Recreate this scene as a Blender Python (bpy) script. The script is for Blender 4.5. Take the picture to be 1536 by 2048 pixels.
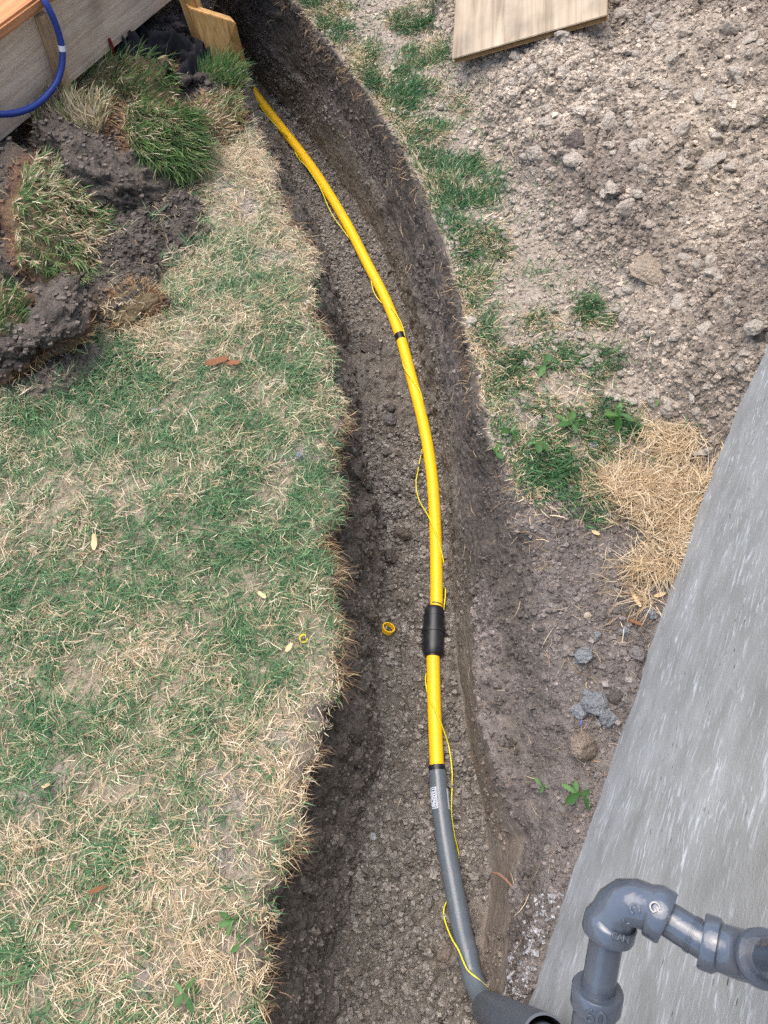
import bpy, bmesh, math
import numpy as np
from mathutils import Vector, Matrix, Euler

for o in list(bpy.data.objects): bpy.data.objects.remove(o)
SC = bpy.context.scene
COL = SC.collection
R_ = math.radians
rng = np.random.default_rng(7)

# ------------------------------------------------------------------ camera
CAM_H, PITCH, FPX = 1.45, R_(60.5), 1547.0        # eye height, look-down angle, focal length in photo pixels
cd = bpy.data.cameras.new('camera'); cam = bpy.data.objects.new('camera', cd); COL.objects.link(cam)
cam.location = (0, 0, CAM_H); cam.rotation_euler = (math.pi/2 - PITCH, 0, 0)
cd.sensor_fit = 'VERTICAL'; cd.sensor_height = 24; cd.lens = 24*FPX/2048
cd.clip_start = 0.02; cd.clip_end = 200
SC.camera = cam
# ------------------------------------------------------------------ light
SUN_EL, SUN_AZ = R_(70), R_(-50)                 # azimuth from +Y, negative = from the lawn side
w = bpy.data.worlds.new('World'); SC.world = w; w.use_nodes = True
nt = w.node_tree; bg = nt.nodes['Background']
sky = nt.nodes.new('ShaderNodeTexSky'); sky.sky_type = 'NISHITA'; sky.sun_disc = False
sky.sun_elevation = SUN_EL; sky.sun_rotation = SUN_AZ; sky.dust_density = 3.0; sky.air_density = 1.0; sky.ozone_density = 1.0
nt.links.new(sky.outputs[0], bg.inputs[0]); bg.inputs[1].default_value = 0.15
sl = bpy.data.lights.new('sun', 'SUN'); sl.energy = 1.2; sl.angle = R_(70); sl.color = (1, .93, .84)
so = bpy.data.objects.new('sun', sl); COL.objects.link(so)
sd = Vector((math.sin(SUN_AZ)*math.cos(SUN_EL), math.cos(SUN_AZ)*math.cos(SUN_EL), math.sin(SUN_EL)))
so.rotation_euler = sd.to_track_quat('Z', 'Y').to_euler(); so.location = sd*6
vs = SC.view_settings; vs.view_transform = 'Standard'; vs.look = 'None'; vs.gamma = 1; vs.exposure = 1.35
SC.cycles.use_denoising = False
SC.cycles.max_bounces = 6

# ------------------------------------------------------------------ helpers
CP = np.array([0, 0, CAM_H])
FW = np.array([0, math.cos(PITCH), -math.sin(PITCH)]); UP = np.array([0, math.sin(PITCH), math.cos(PITCH)]); RT = np.array([1., 0, 0])
def ray(u, v): return FW + RT*((u-768)/FPX) - UP*((v-1024)/FPX)
def P(u, v, z=0.0):
    d = ray(u, v); return CP + d*((z-CAM_H)/d[2])
def PZ(u, v, Z): return CP + ray(u, v)*Z
def S(r, g, b):
    c = np.array([r, g, b])/255.0
    return np.where(c <= .04045, c/12.92, ((c+.055)/1.055)**2.4)
def sm(a, b, x):
    t = np.clip((x-a)/(b-a), 0, 1); return t*t*(3-2*t)

def h3(i, j, k, s=0):
    n = (i.astype(np.int64)*73856093) ^ (j.astype(np.int64)*19349663) ^ (k.astype(np.int64)*83492791) ^ (s*2654435761)
    n = (n ^ (n >> 13))*1274126177 & 0xffffffff
    n = (n ^ (n >> 16))*2246822519 & 0xffffffff
    return ((n ^ (n >> 15)) & 0xffffff)/float(0xffffff)
def vnoise(p, s=0):
    i = np.floor(p).astype(np.int64); f = p-i; f = f*f*(3-2*f); r = 0
    for a in (0, 1):
        for b in (0, 1):
            for c in (0, 1):
                r = r + h3(i[..., 0]+a, i[..., 1]+b, i[..., 2]+c, s)*np.abs(1-a-f[..., 0])*np.abs(1-b-f[..., 1])*np.abs(1-c-f[..., 2])
    return r*2-1
def fbm(p, sc, o=4, s=0):
    r = 0; a = 1.; t = 0
    for k in range(o):
        r = r+a*vnoise(p*sc*2**k+k*17.3, s+k); t += a; a *= .5
    return r/t
def worley(p, sc, s=0):                            # rounded lumps: 1 at a lump's middle, 0 in the cracks
    q = p*sc; i = np.floor(q).astype(np.int64); best = np.full(q.shape[:-1], 9.); bid = np.zeros(q.shape[:-1])
    for a in (-1, 0, 1):
        for b in (-1, 0, 1):
            for c in (-1, 0, 1):
                I, J, K = i[..., 0]+a, i[..., 1]+b, i[..., 2]+c
                d = (I+h3(I, J, K, s)-q[..., 0])**2+(J+h3(I, J, K, s+1)-q[..., 1])**2+(K+h3(I, J, K, s+2)-q[..., 2])**2
                m = d < best; best = np.where(m, d, best); bid = np.where(m, h3(I, J, K, s+3), bid)
    return np.clip(1-best/.8, 0, 1), bid

def tag(o, label=None, cat=None, group=None, kind=None):
    if label: o['label'] = label
    if cat: o['category'] = cat
    if group: o['group'] = group
    if kind: o['kind'] = kind
    return o
def npmesh(name, v, faces, col=None, smooth=True, rgh=None):
    """faces: list of integer arrays (n,3) or (n,4)"""
    me = bpy.data.meshes.new(name); v = np.asarray(v, np.float32)
    me.vertices.add(len(v)); me.vertices.foreach_set('co', v.ravel())
    fl = [np.asarray(f, np.int32) for f in faces if len(f)]
    nl = sum(f.size for f in fl); npoly = sum(len(f) for f in fl)
    me.loops.add(nl); me.polygons.add(npoly)
    me.loops.foreach_set('vertex_index', np.concatenate([f.ravel() for f in fl]))
    st = []; o = 0
    for f in fl:
        st.append(o+np.arange(len(f))*f.shape[1]); o += f.size
    me.polygons.foreach_set('loop_start', np.concatenate(st).astype(np.int32))
    me.polygons.foreach_set('use_smooth', np.full(npoly, smooth))
    if col is not None:
        a = me.attributes.new('col', 'FLOAT_COLOR', 'POINT')
        c = np.ones((len(v), 4), np.float32); c[:, :3] = col; a.data.foreach_set('color', c.ravel())
    if rgh is not None:
        a = me.attributes.new('rgh', 'FLOAT', 'POINT'); a.data.foreach_set('value', np.asarray(rgh, np.float32).ravel())
    me.update(calc_edges=True)
    return me
def link(name, me, mat, parent=None):
    o = bpy.data.objects.new(name, me); COL.objects.link(o)
    if mat is not None and not len(me.materials): me.materials.append(mat)
    if parent is not None:
        o.parent = parent; o.matrix_parent_inverse = Matrix.Translation(-parent.location) if parent.type == 'EMPTY' and parent.rotation_euler == Euler((0, 0, 0)) else Matrix.Identity(4)
    return o
def empty(name, loc):
    o = bpy.data.objects.new(name, None); COL.objects.link(o); o.location = Vector([float(x) for x in loc]); o.empty_display_size = .05
    return o
def spline(pts, step=.01):
    p = np.array(pts, float); q = np.vstack([2*p[0]-p[1], p, 2*p[-1]-p[-2]]); out = []
    for i in range(1, len(q)-2):
        n = max(2, int(np.linalg.norm(q[i+1]-q[i])/step)); t = np.linspace(0, 1, n, endpoint=False)[:, None]
        a, b, c, d = q[i-1], q[i], q[i+1], q[i+2]
        out.append(.5*((2*b)+(c-a)*t+(2*a-5*b+4*c-d)*t**2+(-a+3*b-3*c+d)*t**3))
    return np.vstack(out+[p[-1:]])
def arclen(p): return np.concatenate([[0], np.cumsum(np.linalg.norm(np.diff(p, axis=0), axis=1))])
def at_s(p, s):
    L = arclen(p); return np.stack([np.interp(s, L, p[:, k]) for k in range(3)], -1)
def frames(p):
    t = np.gradient(p, axis=0); t /= np.linalg.norm(t, axis=1)[:, None]+1e-12
    n = np.zeros_like(p); a = np.array([0, 0, 1.]) if abs(t[0, 2]) < .9 else np.array([1., 0, 0])
    n[0] = a-t[0]*a.dot(t[0]); n[0] /= np.linalg.norm(n[0])
    for i in range(1, len(p)):
        x = n[i-1]-t[i]*n[i-1].dot(t[i]); n[i] = x/np.linalg.norm(x)
    return t, n, np.cross(t, n)
def tube(p, r, seg=20, caps=True):
    p = np.asarray(p, float); r = np.broadcast_to(np.asarray(r, float), (len(p),))
    # frames from a de-duplicated path so that steps in radius keep a clean ring
    keep = np.concatenate([[True], np.linalg.norm(np.diff(p, axis=0), axis=1) > 1e-6]); idx = np.cumsum(keep)-1
    t, n, b = frames(p[keep]); t, n, b = t[idx], n[idx], b[idx]
    a = np.linspace(0, 2*np.pi, seg, endpoint=False)
    v = (p[:, None]+r[:, None, None]*(n[:, None]*np.cos(a)[None, :, None]+b[:, None]*np.sin(a)[None, :, None])).reshape(-1, 3)
    i = np.arange(len(p)-1)[:, None]*seg; j = np.arange(seg)[None]; k = (j+1) % seg
    f = np.stack([i+j, i+k, i+seg+k, i+seg+j], -1).reshape(-1, 4)
    fs = [f]
    if caps:
        m = len(v); v = np.vstack([v, p[:1], p[-1:]])
        e = (len(p)-1)*seg
        fs.append(np.concatenate([np.stack([np.full(seg, m), (np.arange(seg)+1) % seg, np.arange(seg)], -1),
                                  np.stack([np.full(seg, m+1), e+np.arange(seg), e+(np.arange(seg)+1) % seg], -1)]))
    return v, fs
def tube_obj(name, p, r, mat, parent=None, seg=20, caps=True, sharp=40):
    v, f = tube(p, r, seg, caps); me = npmesh(name, v, f); me.set_sharp_from_angle(angle=R_(sharp)); return link(name, me, mat, parent)
def prof_obj(name, path, prof, mat, parent=None, seg=28, sharp=35):
    s = np.array([a for a, b in prof]); r = np.array([b for a, b in prof]); L = arclen(path)
    # subdivide long spans so bends stay round
    ss, rr = [s[0]], [r[0]]
    for i in range(1, len(s)):
        n = max(1, int((s[i]-s[i-1])/.006))
        for k in range(1, n+1): ss.append(s[i-1]+(s[i]-s[i-1])*k/n); rr.append(r[i-1]+(r[i]-r[i-1])*k/n)
    return tube_obj(name, at_s(path, np.array(ss)), np.array(rr), mat, parent, seg, True, sharp)

# ------------------------------------------------------------------ materials
def newmat(name):
    m = bpy.data.materials.new(name); m.use_nodes = True; t = m.node_tree; return m, t, t.nodes['Principled BSDF'], t.nodes.new, t.links.new
def ramp(t, stops):
    r = t.nodes.new('ShaderNodeValToRGB'); e = r.color_ramp.elements
    while len(e) < len(stops): e.new(.5)
    for x, (p, c) in zip(e, stops): x.position = p; x.color = (*[float(q) for q in c], 1)
    return r
def soil_mat(name, fine=260., bump=.5, var=.35, rough=.95, use_rgh=False):
    m, t, b, N, L = newmat(name); b.inputs['Roughness'].default_value = rough; b.inputs['Specular IOR Level'].default_value = .15
    a = N('ShaderNodeAttribute'); a.attribute_name = 'col'; tc = N('ShaderNodeNewGeometry')
    n1 = N('ShaderNodeTexNoise'); n1.inputs['Scale'].default_value = fine; n1.inputs['Detail'].default_value = 8; n1.inputs['Roughness'].default_value = .7; L(tc.outputs['Position'], n1.inputs[0])
    v1 = N('ShaderNodeTexVoronoi'); v1.inputs['Scale'].default_value = fine*.45; L(tc.outputs['Position'], v1.inputs[0])
    r = ramp(t, [(.32, (1-var,)*3), (.68, (1+var,)*3)]); L(n1.outputs[0], r.inputs[0])
    mx = N('ShaderNodeMix'); mx.data_type = 'RGBA'; mx.blend_type = 'MULTIPLY'; mx.inputs[0].default_value = 1
    L(a.outputs['Color'], mx.inputs[6]); L(r.outputs[0], mx.inputs[7])
    # pale mineral grains
    v2 = N('ShaderNodeTexVoronoi'); v2.inputs['Scale'].default_value = 170; L(tc.outputs['Position'], v2.inputs[0])
    cr = ramp(t, [(.10, (1, 1, 1)), (.14, (0, 0, 0))]); L(v2.outputs['Distance'], cr.inputs[0])
    g2 = N('ShaderNodeMath'); g2.operation = 'MULTIPLY'; g2.inputs[1].default_value = .35; L(cr.outputs[0], g2.inputs[0])
    mg = N('ShaderNodeMix'); mg.data_type = 'RGBA'; L(g2.outputs[0], mg.inputs[0]); L(mx.outputs[2], mg.inputs[6]); mg.inputs[7].default_value = (*S(190, 182, 172), 1)
    if use_rgh:                                     # smeared clay has a smoother skin than crumbled soil
        ra = N('ShaderNodeAttribute'); ra.attribute_name = 'rgh'; L(ra.outputs['Fac'], mx.inputs[0])
        gm_ = N('ShaderNodeMath'); gm_.operation = 'MULTIPLY'; L(g2.outputs[0], gm_.inputs[0]); L(ra.outputs['Fac'], gm_.inputs[1]); L(gm_.outputs[0], mg.inputs[0])
    L(mg.outputs[2], b.inputs['Base Color'])
    ad = N('ShaderNodeMath'); ad.operation = 'SUBTRACT'; L(n1.outputs[0], ad.inputs[0]); L(v1.outputs['Distance'], ad.inputs[1])
    bp = N('ShaderNodeBump'); bp.inputs['Strength'].default_value = bump; bp.inputs['Distance'].default_value = .009; L(ad.outputs[0], bp.inputs['Height']); L(bp.outputs[0], b.inputs['Normal'])
    if use_rgh:
        bs_ = N('ShaderNodeMath'); bs_.operation = 'MULTIPLY'; bs_.inputs[1].default_value = bump; L(ra.outputs['Fac'], bs_.inputs[0]); L(bs_.outputs[0], bp.inputs['Strength'])
    return m
def blade_mat(name, rough=.55, trans=.25):
    m, t, b, N, L = newmat(name); b.inputs['Roughness'].default_value = rough; b.inputs['Specular IOR Level'].default_value = .3
    a = N('ShaderNodeAttribute'); a.attribute_name = 'col'; L(a.outputs['Color'], b.inputs['Base Color'])
    tr = N('ShaderNodeBsdfTranslucent'); L(a.outputs['Color'], tr.inputs[0]); mx = N('ShaderNodeMixShader'); mx.inputs[0].default_value = trans
    L(b.outputs[0], mx.inputs[1]); L(tr.outputs[0], mx.inputs[2]); L(mx.outputs[0], t.nodes['Material Output'].inputs[0])
    return m
def plain_mat(name, col, rough=.4, spec=.5, scuff=0., scuffcol=None, nscale=40., metallic=0., bump=0., bscale=300.):
    m, t, b, N, L = newmat(name); b.inputs['Roughness'].default_value = rough; b.inputs['Specular IOR Level'].default_value = spec; b.inputs['Metallic'].default_value = metallic
    tc = N('ShaderNodeNewGeometry'); n1 = N('ShaderNodeTexNoise'); n1.inputs['Scale'].default_value = nscale; n1.inputs['Detail'].default_value = 6; n1.inputs['Roughness'].default_value = .65
    L(tc.outputs['Position'], n1.inputs[0]); sc = scuffcol if scuffcol is not None else col*.8
    r = ramp(t, [(.5-.05, (0, 0, 0)), (.78, (1, 1, 1))]); L(n1.outputs[0], r.inputs[0])
    g = N('ShaderNodeMath'); g.operation = 'MULTIPLY'; g.inputs[1].default_value = scuff; L(r.outputs[0], g.inputs[0])
    mx = N('ShaderNodeMix'); mx.data_type = 'RGBA'; L(g.outputs[0], mx.inputs[0]); mx.inputs[6].default_value = (*col, 1); mx.inputs[7].default_value = (*sc, 1); L(mx.outputs[2], b.inputs['Base Color'])
    rr = N('ShaderNodeMapRange'); rr.inputs[3].default_value = rough*.8; rr.inputs[4].default_value = min(1, rough*1.35); L(n1.outputs[0], rr.inputs[0]); L(rr.outputs[0], b.inputs['Roughness'])
    if bump:
        n2 = N('ShaderNodeTexNoise'); n2.inputs['Scale'].default_value = bscale; n2.inputs['Detail'].default_value = 3; L(tc.outputs['Position'], n2.inputs[0])
        bp = N('ShaderNodeBump'); bp.inputs['Strength'].default_value = bump; bp.inputs['Distance'].default_value = .003; L(n2.outputs[0], bp.inputs['Height']); L(bp.outputs[0], b.inputs['Normal'])
    return m
def wood_mat(name, c1, c2, c3, stain=.5, along=(3, 60, 60), knots=.8):
    """grain runs along the object's local X"""
    m, t, b, N, L = newmat(name); b.inputs['Roughness'].default_value = .8; b.inputs['Specular IOR Level'].default_value = .2
    tc = N('ShaderNodeTexCoord'); mp = N('ShaderNodeMapping'); mp.inputs['Scale'].default_value = along; L(tc.outputs['Object'], mp.inputs[0])
    n0 = N('ShaderNodeTexNoise'); n0.inputs['Scale'].default_value = .8; n0.inputs['Detail'].default_value = 2; L(mp.outputs[0], n0.inputs[0])
    wv = N('ShaderNodeTexNoise'); wv.inputs['Scale'].default_value = 1.6; wv.inputs['Detail'].default_value = 6; wv.inputs['Distortion'].default_value = 1.2; L(mp.outputs[0], wv.inputs[0])
    r = ramp(t, [(.3, c1), (.52, c2), (.75, c3)]); L(wv.outputs[0], r.inputs[0])
    n2 = N('ShaderNodeTexNoise'); n2.inputs['Scale'].default_value = 9; n2.inputs['Detail'].default_value = 5; L(tc.outputs['Object'], n2.inputs[0])
    r2 = ramp(t, [(.45, (1, 1, 1)), (.72, (1-stain, 1-stain, 1-stain*.95))]); L(n2.outputs[0], r2.inputs[0])
    mx = N('ShaderNodeMix'); mx.data_type = 'RGBA'; mx.blend_type = 'MULTIPLY'; mx.inputs[0].default_value = 1; L(r.outputs[0], mx.inputs[6]); L(r2.outputs[0], mx.inputs[7])
    # knots
    mk = N('ShaderNodeMapping'); mk.inputs['Scale'].default_value = (7, 14, 14); L(tc.outputs['Object'], mk.inputs[0])
    vk = N('ShaderNodeTexVoronoi'); vk.inputs['Scale'].default_value = .55; L(mk.outputs[0], vk.inputs[0])
    rk = ramp(t, [(.05, (.18, .15, .13)), (.14, (1, 1, 1))]); L(vk.outputs['Distance'], rk.inputs[0])
    m2 = N('ShaderNodeMix'); m2.data_type = 'RGBA'; m2.blend_type = 'MULTIPLY'; m2.inputs[0].default_value = knots; L(mx.outputs[2], m2.inputs[6]); L(rk.outputs[0], m2.inputs[7])
    L(m2.outputs[2], b.inputs['Base Color'])
    bp = N('ShaderNodeBump'); bp.inputs['Strength'].default_value = .35; bp.inputs['Distance'].default_value = .002; L(wv.outputs[0], bp.inputs['Height']); L(bp.outputs[0], b.inputs['Normal'])
    return m
def wall_mat():
    m, t, b, N, L = newmat('parged_concrete'); b.inputs['Roughness'].default_value = .8; b.inputs['Specular IOR Level'].default_value = .3
    tc = N('ShaderNodeTexCoord')
    def nz(scale, rot, s, det=4, dist=0.):
        mp = N('ShaderNodeMapping'); mp.inputs['Scale'].default_value = scale; mp.inputs['Rotation'].default_value = (0, rot, 0); L(tc.outputs['Object'], mp.inputs[0])
        n = N('ShaderNodeTexNoise'); n.inputs['Scale'].default_value = s; n.inputs['Detail'].default_value = det; n.inputs['Distortion'].default_value = dist; L(mp.outputs[0], n.inputs[0]); return n
    big = nz((1, 1, 1.2), 0, 9, 9); r = ramp(t, [(.30, S(134, 134, 130)), (.70, S(162, 162, 160))]); L(big.outputs[0], r.inputs[0])
    st = nz((30, 30, 92), R_(-13), 1, 4, .8); rs = ramp(t, [(.55, (0, 0, 0)), (.70, (1, 1, 1))]); L(st.outputs[0], rs.inputs[0])
    st2 = nz((30, 30, 140), R_(-24), 1, 3, .6); rs2 = ramp(t, [(.60, (0, 0, 0)), (.76, (1, 1, 1))]); L(st2.outputs[0], rs2.inputs[0])
    mask = nz((1, 1, 1), 0, 11, 2); rm = ramp(t, [(.35, (.15,)*3), (.62, (1, 1, 1))]); L(mask.outputs[0], rm.inputs[0])
    ad = N('ShaderNodeMath'); ad.operation = 'MAXIMUM'; L(rs.outputs[0], ad.inputs[0]); L(rs2.outputs[0], ad.inputs[1])
    mu = N('ShaderNodeMath'); mu.operation = 'MULTIPLY'; L(ad.outputs[0], mu.inputs[0]); L(rm.outputs[0], mu.inputs[1])
    mu2 = N('ShaderNodeMath'); mu2.operation = 'MULTIPLY'; mu2.inputs[1].default_value = .85; L(mu.outputs[0], mu2.inputs[0])
    mx = N('ShaderNodeMix'); mx.data_type = 'RGBA'; L(mu2.outputs[0], mx.inputs[0]); L(r.outputs[0], mx.inputs[6]); mx.inputs[7].default_value = (*S(208, 211, 215), 1)
    # small elongated pits
    mp = N('ShaderNodeMapping'); mp.inputs['Scale'].default_value = (38, 38, 75); mp.inputs['Rotation'].default_value = (0, R_(50), 0); L(tc.outputs['Object'], mp.inputs[0])
    vo = N('ShaderNodeTexVoronoi'); vo.inputs['Scale'].default_value = 1; L(mp.outputs[0], vo.inputs[0])
    rp = ramp(t, [(.09, (1, 1, 1)), (.15, (0, 0, 0))]); L(vo.outputs['Distance'], rp.inputs[0])
    pm = nz((1, 1, 1), 0, 6, 2); rpm = ramp(t, [(.45, (0, 0, 0)), (.6, (1, 1, 1))]); L(pm.outputs[0], rpm.inputs[0])
    pu = N('ShaderNodeMath'); pu.operation = 'MULTIPLY'; L(rp.outputs[0], pu.inputs[0]); L(rpm.outputs[0], pu.inputs[1])
    m3 = N('ShaderNodeMix'); m3.data_type = 'RGBA'; L(pu.outputs[0], m3.inputs[0]); L(mx.outputs[2], m3.inputs[6]); m3.inputs[7].default_value = (*S(70, 68, 66), 1)
    L(m3.outputs[2], b.inputs['Base Color'])
    fn = nz((1, 1, 1), 0, 260, 3)
    hq = N('ShaderNodeMath'); hq.operation = 'MULTIPLY'; hq.inputs[1].default_value = .35; L(st.outputs[0], hq.inputs[0])
    hs = N('ShaderNodeMath'); hs.operation = 'SUBTRACT'; L(hq.outputs[0], hs.inputs[0]); L(pu.outputs[0], hs.inputs[1])
    h2 = N('ShaderNodeMath'); h2.operation = 'MULTIPLY_ADD'; h2.inputs[1].default_value = .9; L(fn.outputs[0], h2.inputs[0]); L(hs.outputs[0], h2.inputs[2])
    bp = N('ShaderNodeBump'); bp.inputs['Strength'].default_value = .35; bp.inputs['Distance'].default_value = .003; L(h2.outputs[0], bp.inputs['Height']); L(bp.outputs[0], b.inputs['Normal'])
    return m
M = dict(
    ground=soil_mat('ground_soil', 150, 1., .4, use_rgh=True), soil=soil_mat('soil', 150, 1., .4), clod=soil_mat('dry_clod', 260, .9, .32), grass=blade_mat('grass_blade'), straw=blade_mat('straw', .6, .15),
    yellow=plain_mat('yellow_polyethylene', S(250, 198, 26), .42, .45, .45, S(206, 158, 58), 14),
    wire=plain_mat('yellow_wire_jacket', S(226, 214, 40), .4, .5, .2, S(190, 170, 40), 60),
    black=plain_mat('black_polyethylene', S(28, 29, 33), .38, .5, .35, S(62, 64, 70), 50),
    tape=plain_mat('black_tape', S(20, 20, 22), .35, .5, .2, S(45, 45, 48), 70),
    grey=plain_mat('grey_epoxy_coating', S(92, 100, 107), .22, .5, .35, S(122, 128, 132), 45, bump=.12, bscale=220),
    sleeve=plain_mat('dark_grey_plastic', S(78, 83, 90), .42, .45, .4, S(92, 95, 98), 30),
    paint=plain_mat('grey_gas_pipe_paint', S(66, 73, 84), .14, .8, .35, S(92, 100, 112), 30, bump=.14, bscale=160),
    blue=plain_mat('blue_hose_rubber', S(34, 56, 128), .4, .5, .3, S(70, 92, 165), 50),
    white=plain_mat('white_marking', S(225, 228, 230), .6, .3, .3, S(190, 195, 200), 80),
    red=plain_mat('red_plastic', S(110, 20, 22), .5, .4, .2, S(70, 16, 16), 60),
    ink=plain_mat('label_ink', S(62, 66, 74), .6, .3),
    sticker=plain_mat('label_paper', S(196, 204, 214), .5, .3, .2, S(175, 184, 196), 60),
    fabric=plain_mat('black_landscape_fabric', S(34, 33, 36), .85, .2, .4, S(52, 50, 52), 30, bump=.3, bscale=900),
    chip=plain_mat('wood_chip', S(200, 172, 130), .7, .2, .4, S(196, 158, 110), 90),
    bark=plain_mat('brown_bark', S(128, 88, 62), .85, .2, .5, S(90, 62, 46), 120, bump=.4, bscale=400),
    root=plain_mat('root_skin', S(142, 108, 88), .7, .25, .4, S(108, 80, 64), 120, bump=.3, bscale=300),
    leafm=blade_mat('weed_leaf', .45, .3),
    fascia=wood_mat('weathered_fascia', S(186, 160, 134), S(208, 184, 158), S(220, 200, 176), .3),
    decking=wood_mat('cedar_decking', S(160, 106, 68), S(186, 130, 86), S(202, 150, 106), .25),
    batten=wood_mat('batten_wood', S(156, 126, 94), S(184, 152, 116), S(198, 168, 132), .3),
    stake=wood_mat('form_board', S(150, 108, 58), S(190, 148, 92), S(206, 168, 112), .45),
    ply=wood_mat('plywood_face', S(142, 126, 106), S(168, 152, 130), S(182, 168, 148), .35, (1.4, 22, 22), .25),
    plyedge=plain_mat('plywood_edge', S(150, 118, 80), .85, .2, .5, S(110, 84, 56), 60),
    wall=wall_mat(),
)

# ------------------------------------------------------------------ terrain
DEP = .42
def poly(pts):                                      # photo points at a known height -> x as a function of y
    a = np.array([P(*p) for p in pts]); a = a[np.argsort(a[:, 1])]; return a
EL = poly([(545, 2048, 0), (552, 1960, 0), (562, 1850, 0), (578, 1760, 0), (630, 1600, 0), (672, 1480, 0), (700, 1380, 0), (706, 1290, 0), (690, 1200, 0), (694, 1120, 0), (688, 1000, 0), (692, 900, 0), (694, 800, 0), (672, 700, 0), (655, 600, 0), (640, 500, 0), (618, 430, 0), (598, 380, 0), (572, 300, 0), (545, 235, 0), (520, 190, 0), (494, 140, 0), (480, 100, 0)])
FLp = poly([(640, 2048, -DEP), (655, 1950, -DEP), (680, 1846, -DEP), (690, 1778, -DEP), (712, 1700, -DEP), (728, 1587, -DEP), (745, 1495, -DEP), (750, 1290, -DEP), (744, 1100, -DEP), (722, 900, -DEP), (700, 750, -DEP), (672, 600, -DEP), (630, 450, -DEP), (545, 280, -DEP), (470, 190, -DEP)])
FRp = poly([(972, 2048, -DEP), (974, 1920, -DEP), (978, 1850, -DEP), (981, 1769, -DEP), (958, 1587, -DEP), (938, 1495, -DEP), (916, 1300, -DEP), (908, 1160, -DEP), (896, 1000, -DEP), (884, 900, -DEP), (866, 800, -DEP), (840, 700, -DEP), (808, 600, -DEP), (762, 500, -DEP), (706, 400, -DEP), (600, 250, -DEP), (540, 190, -DEP)])
CRp = poly([(1026, 2040, -.2), (1029, 1988, -.2), (1042, 1769, -.2), (1047, 1669, -.2), (1012, 1587, -.2), (988, 1518, -.2), (972, 1450, -.2), (948, 1300, -.22), (930, 1160, -.22), (912, 1000, -.22), (898, 900, -.22), (880, 800, -.22), (858, 700, -.22), (826, 600, -.22), (780, 500, -.22), (730, 400, -.22), (640, 250, -.22), (570, 170, -.22)])
ERp = poly([(1050, 2040, -.16), (1078, 1900, -.16), (1120, 1700, -.14), (1150, 1600, -.12), (1160, 1450, -.09), (1150, 1300, -.06), (1125, 1150, -.03), (1095, 1060, -.015), (1060, 1000, 0), (988, 890, 0), (970, 800, 0), (945, 700, 0), (900, 600, 0), (872, 500, 0), (832, 400, 0), (800, 300, 0), (772, 235, 0), (735, 185, 0), (690, 140, 0), (640, 80, 0), (610, 40, 0), (570, 0, 0)])
def WX(y): return .25+.468*(y+.083)                 # foundation wall line, seen from above
def xof(a, y): # linear interpolation with straight continuation at both ends
    r = np.interp(y, a[:, 1], a[:, 0]); s1 = (a[-1, 0]-a[-3, 0])/(a[-1, 1]-a[-3, 1])
    r = np.where(y > a[-1, 1], a[-1, 0]+s1*(y-a[-1, 1]), r); return r
def n1(y, sc, s): return vnoise(np.stack([y*sc, y*0+s*3.7, y*0], -1), s)

ys = [-.55]
while ys[-1] < 3.9: ys.append(ys[-1]+(.0042 if ys[-1] < .9 else .0042+.0017*(ys[-1]-.9)))
ys = np.array([-14, -6, -2.5, -1.2, -.8]+ys+[4.3, 5, 6.5, 10, 20])
NY = len(ys)
far = sm(3.9, 6.5, ys)+sm(-.5, -.95, ys)            # the trench runs out beyond the view
xl = xof(EL, ys)+.016*n1(ys, 16, 1)+.012*n1(ys, 38, 2)+.006*n1(ys, 90, 11)-.05*np.clip(n1(ys, 8, 3)-.15, 0, 1)+.02*np.clip(n1(ys, 11, 15)-.2, 0, 1)-.018-.035*sm(1.5, 2.1, ys)
xfl = np.maximum(xof(FLp, ys)+.012*n1(ys, 12, 4), xl+.006)
xfr = xof(FRp, ys)+.008*n1(ys, 8, 5)
xcr = np.maximum(xof(CRp, ys)+.008*n1(ys, 9, 6)+.007*n1(ys, 30, 13)+.004*n1(ys, 70, 14), xfr+.012)
xr = np.maximum(xof(ERp, ys)+.018*n1(ys, 15, 7)+.011*n1(ys, 40, 8)+.005*n1(ys, 90, 12)-.022, xcr+.03)
zr = np.interp(ys, ERp[:, 1], ERp[:, 2])
xr = np.where(ys < .6, np.minimum(xr, WX(ys)-.012), xr)
dep = DEP*(1-np.clip(far, 0, 1))

HB = np.array([P(*p)[:2] for p in [(880, 60), (905, 120), (960, 250), (1050, 380), (1090, 470), (1210, 600), (1270, 740), (1310, 820), (1420, 960)]])
def heap_d(x, y):                                   # signed distance into the spoil heap from its foot
    best = np.full(np.shape(x), 9.); sg = np.ones(np.shape(x))
    for a, b in zip(HB[:-1], HB[1:]):
        d = b-a; t = np.clip(((x-a[0])*d[0]+(y-a[1])*d[1])/(d@d), 0, 1)
        ex, ey = x-a[0]-t*d[0], y-a[1]-t*d[1]; r = np.hypot(ex, ey); c = d[0]*(y-a[1])-d[1]*(x-a[0])
        m = r < best; best = np.where(m, r, best); sg = np.where(m, np.where(c > 0, 1., -1.), sg)
    return best*sg
SOILB = [(60, 700, .16), (20, 620, .2), (110, 600, .17), (40, 500, .2), (230, 500, .17), (310, 480, .12), (200, 380, .2), (100, 350, .25), (330, 190, .2), (200, 230, .25), (400, 60, .25), (60, 260, .25), (250, 590, .08), (330, 300, .12), (360, 440, .06)]
BARE = [(420, 1610, .07), (450, 1660, .05), (620, 1430, .035), (640, 1470, .03), (90, 1560, .05), (110, 1590, .035), (600, 905, .04), (560, 930, .03), (470, 400, .07), (540, 510, .05), (430, 370, .06), (460, 1700, .05), (520, 1640, .03), (285, 1960, .03), (560, 1480, .03), (480, 1900, .025)]
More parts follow.
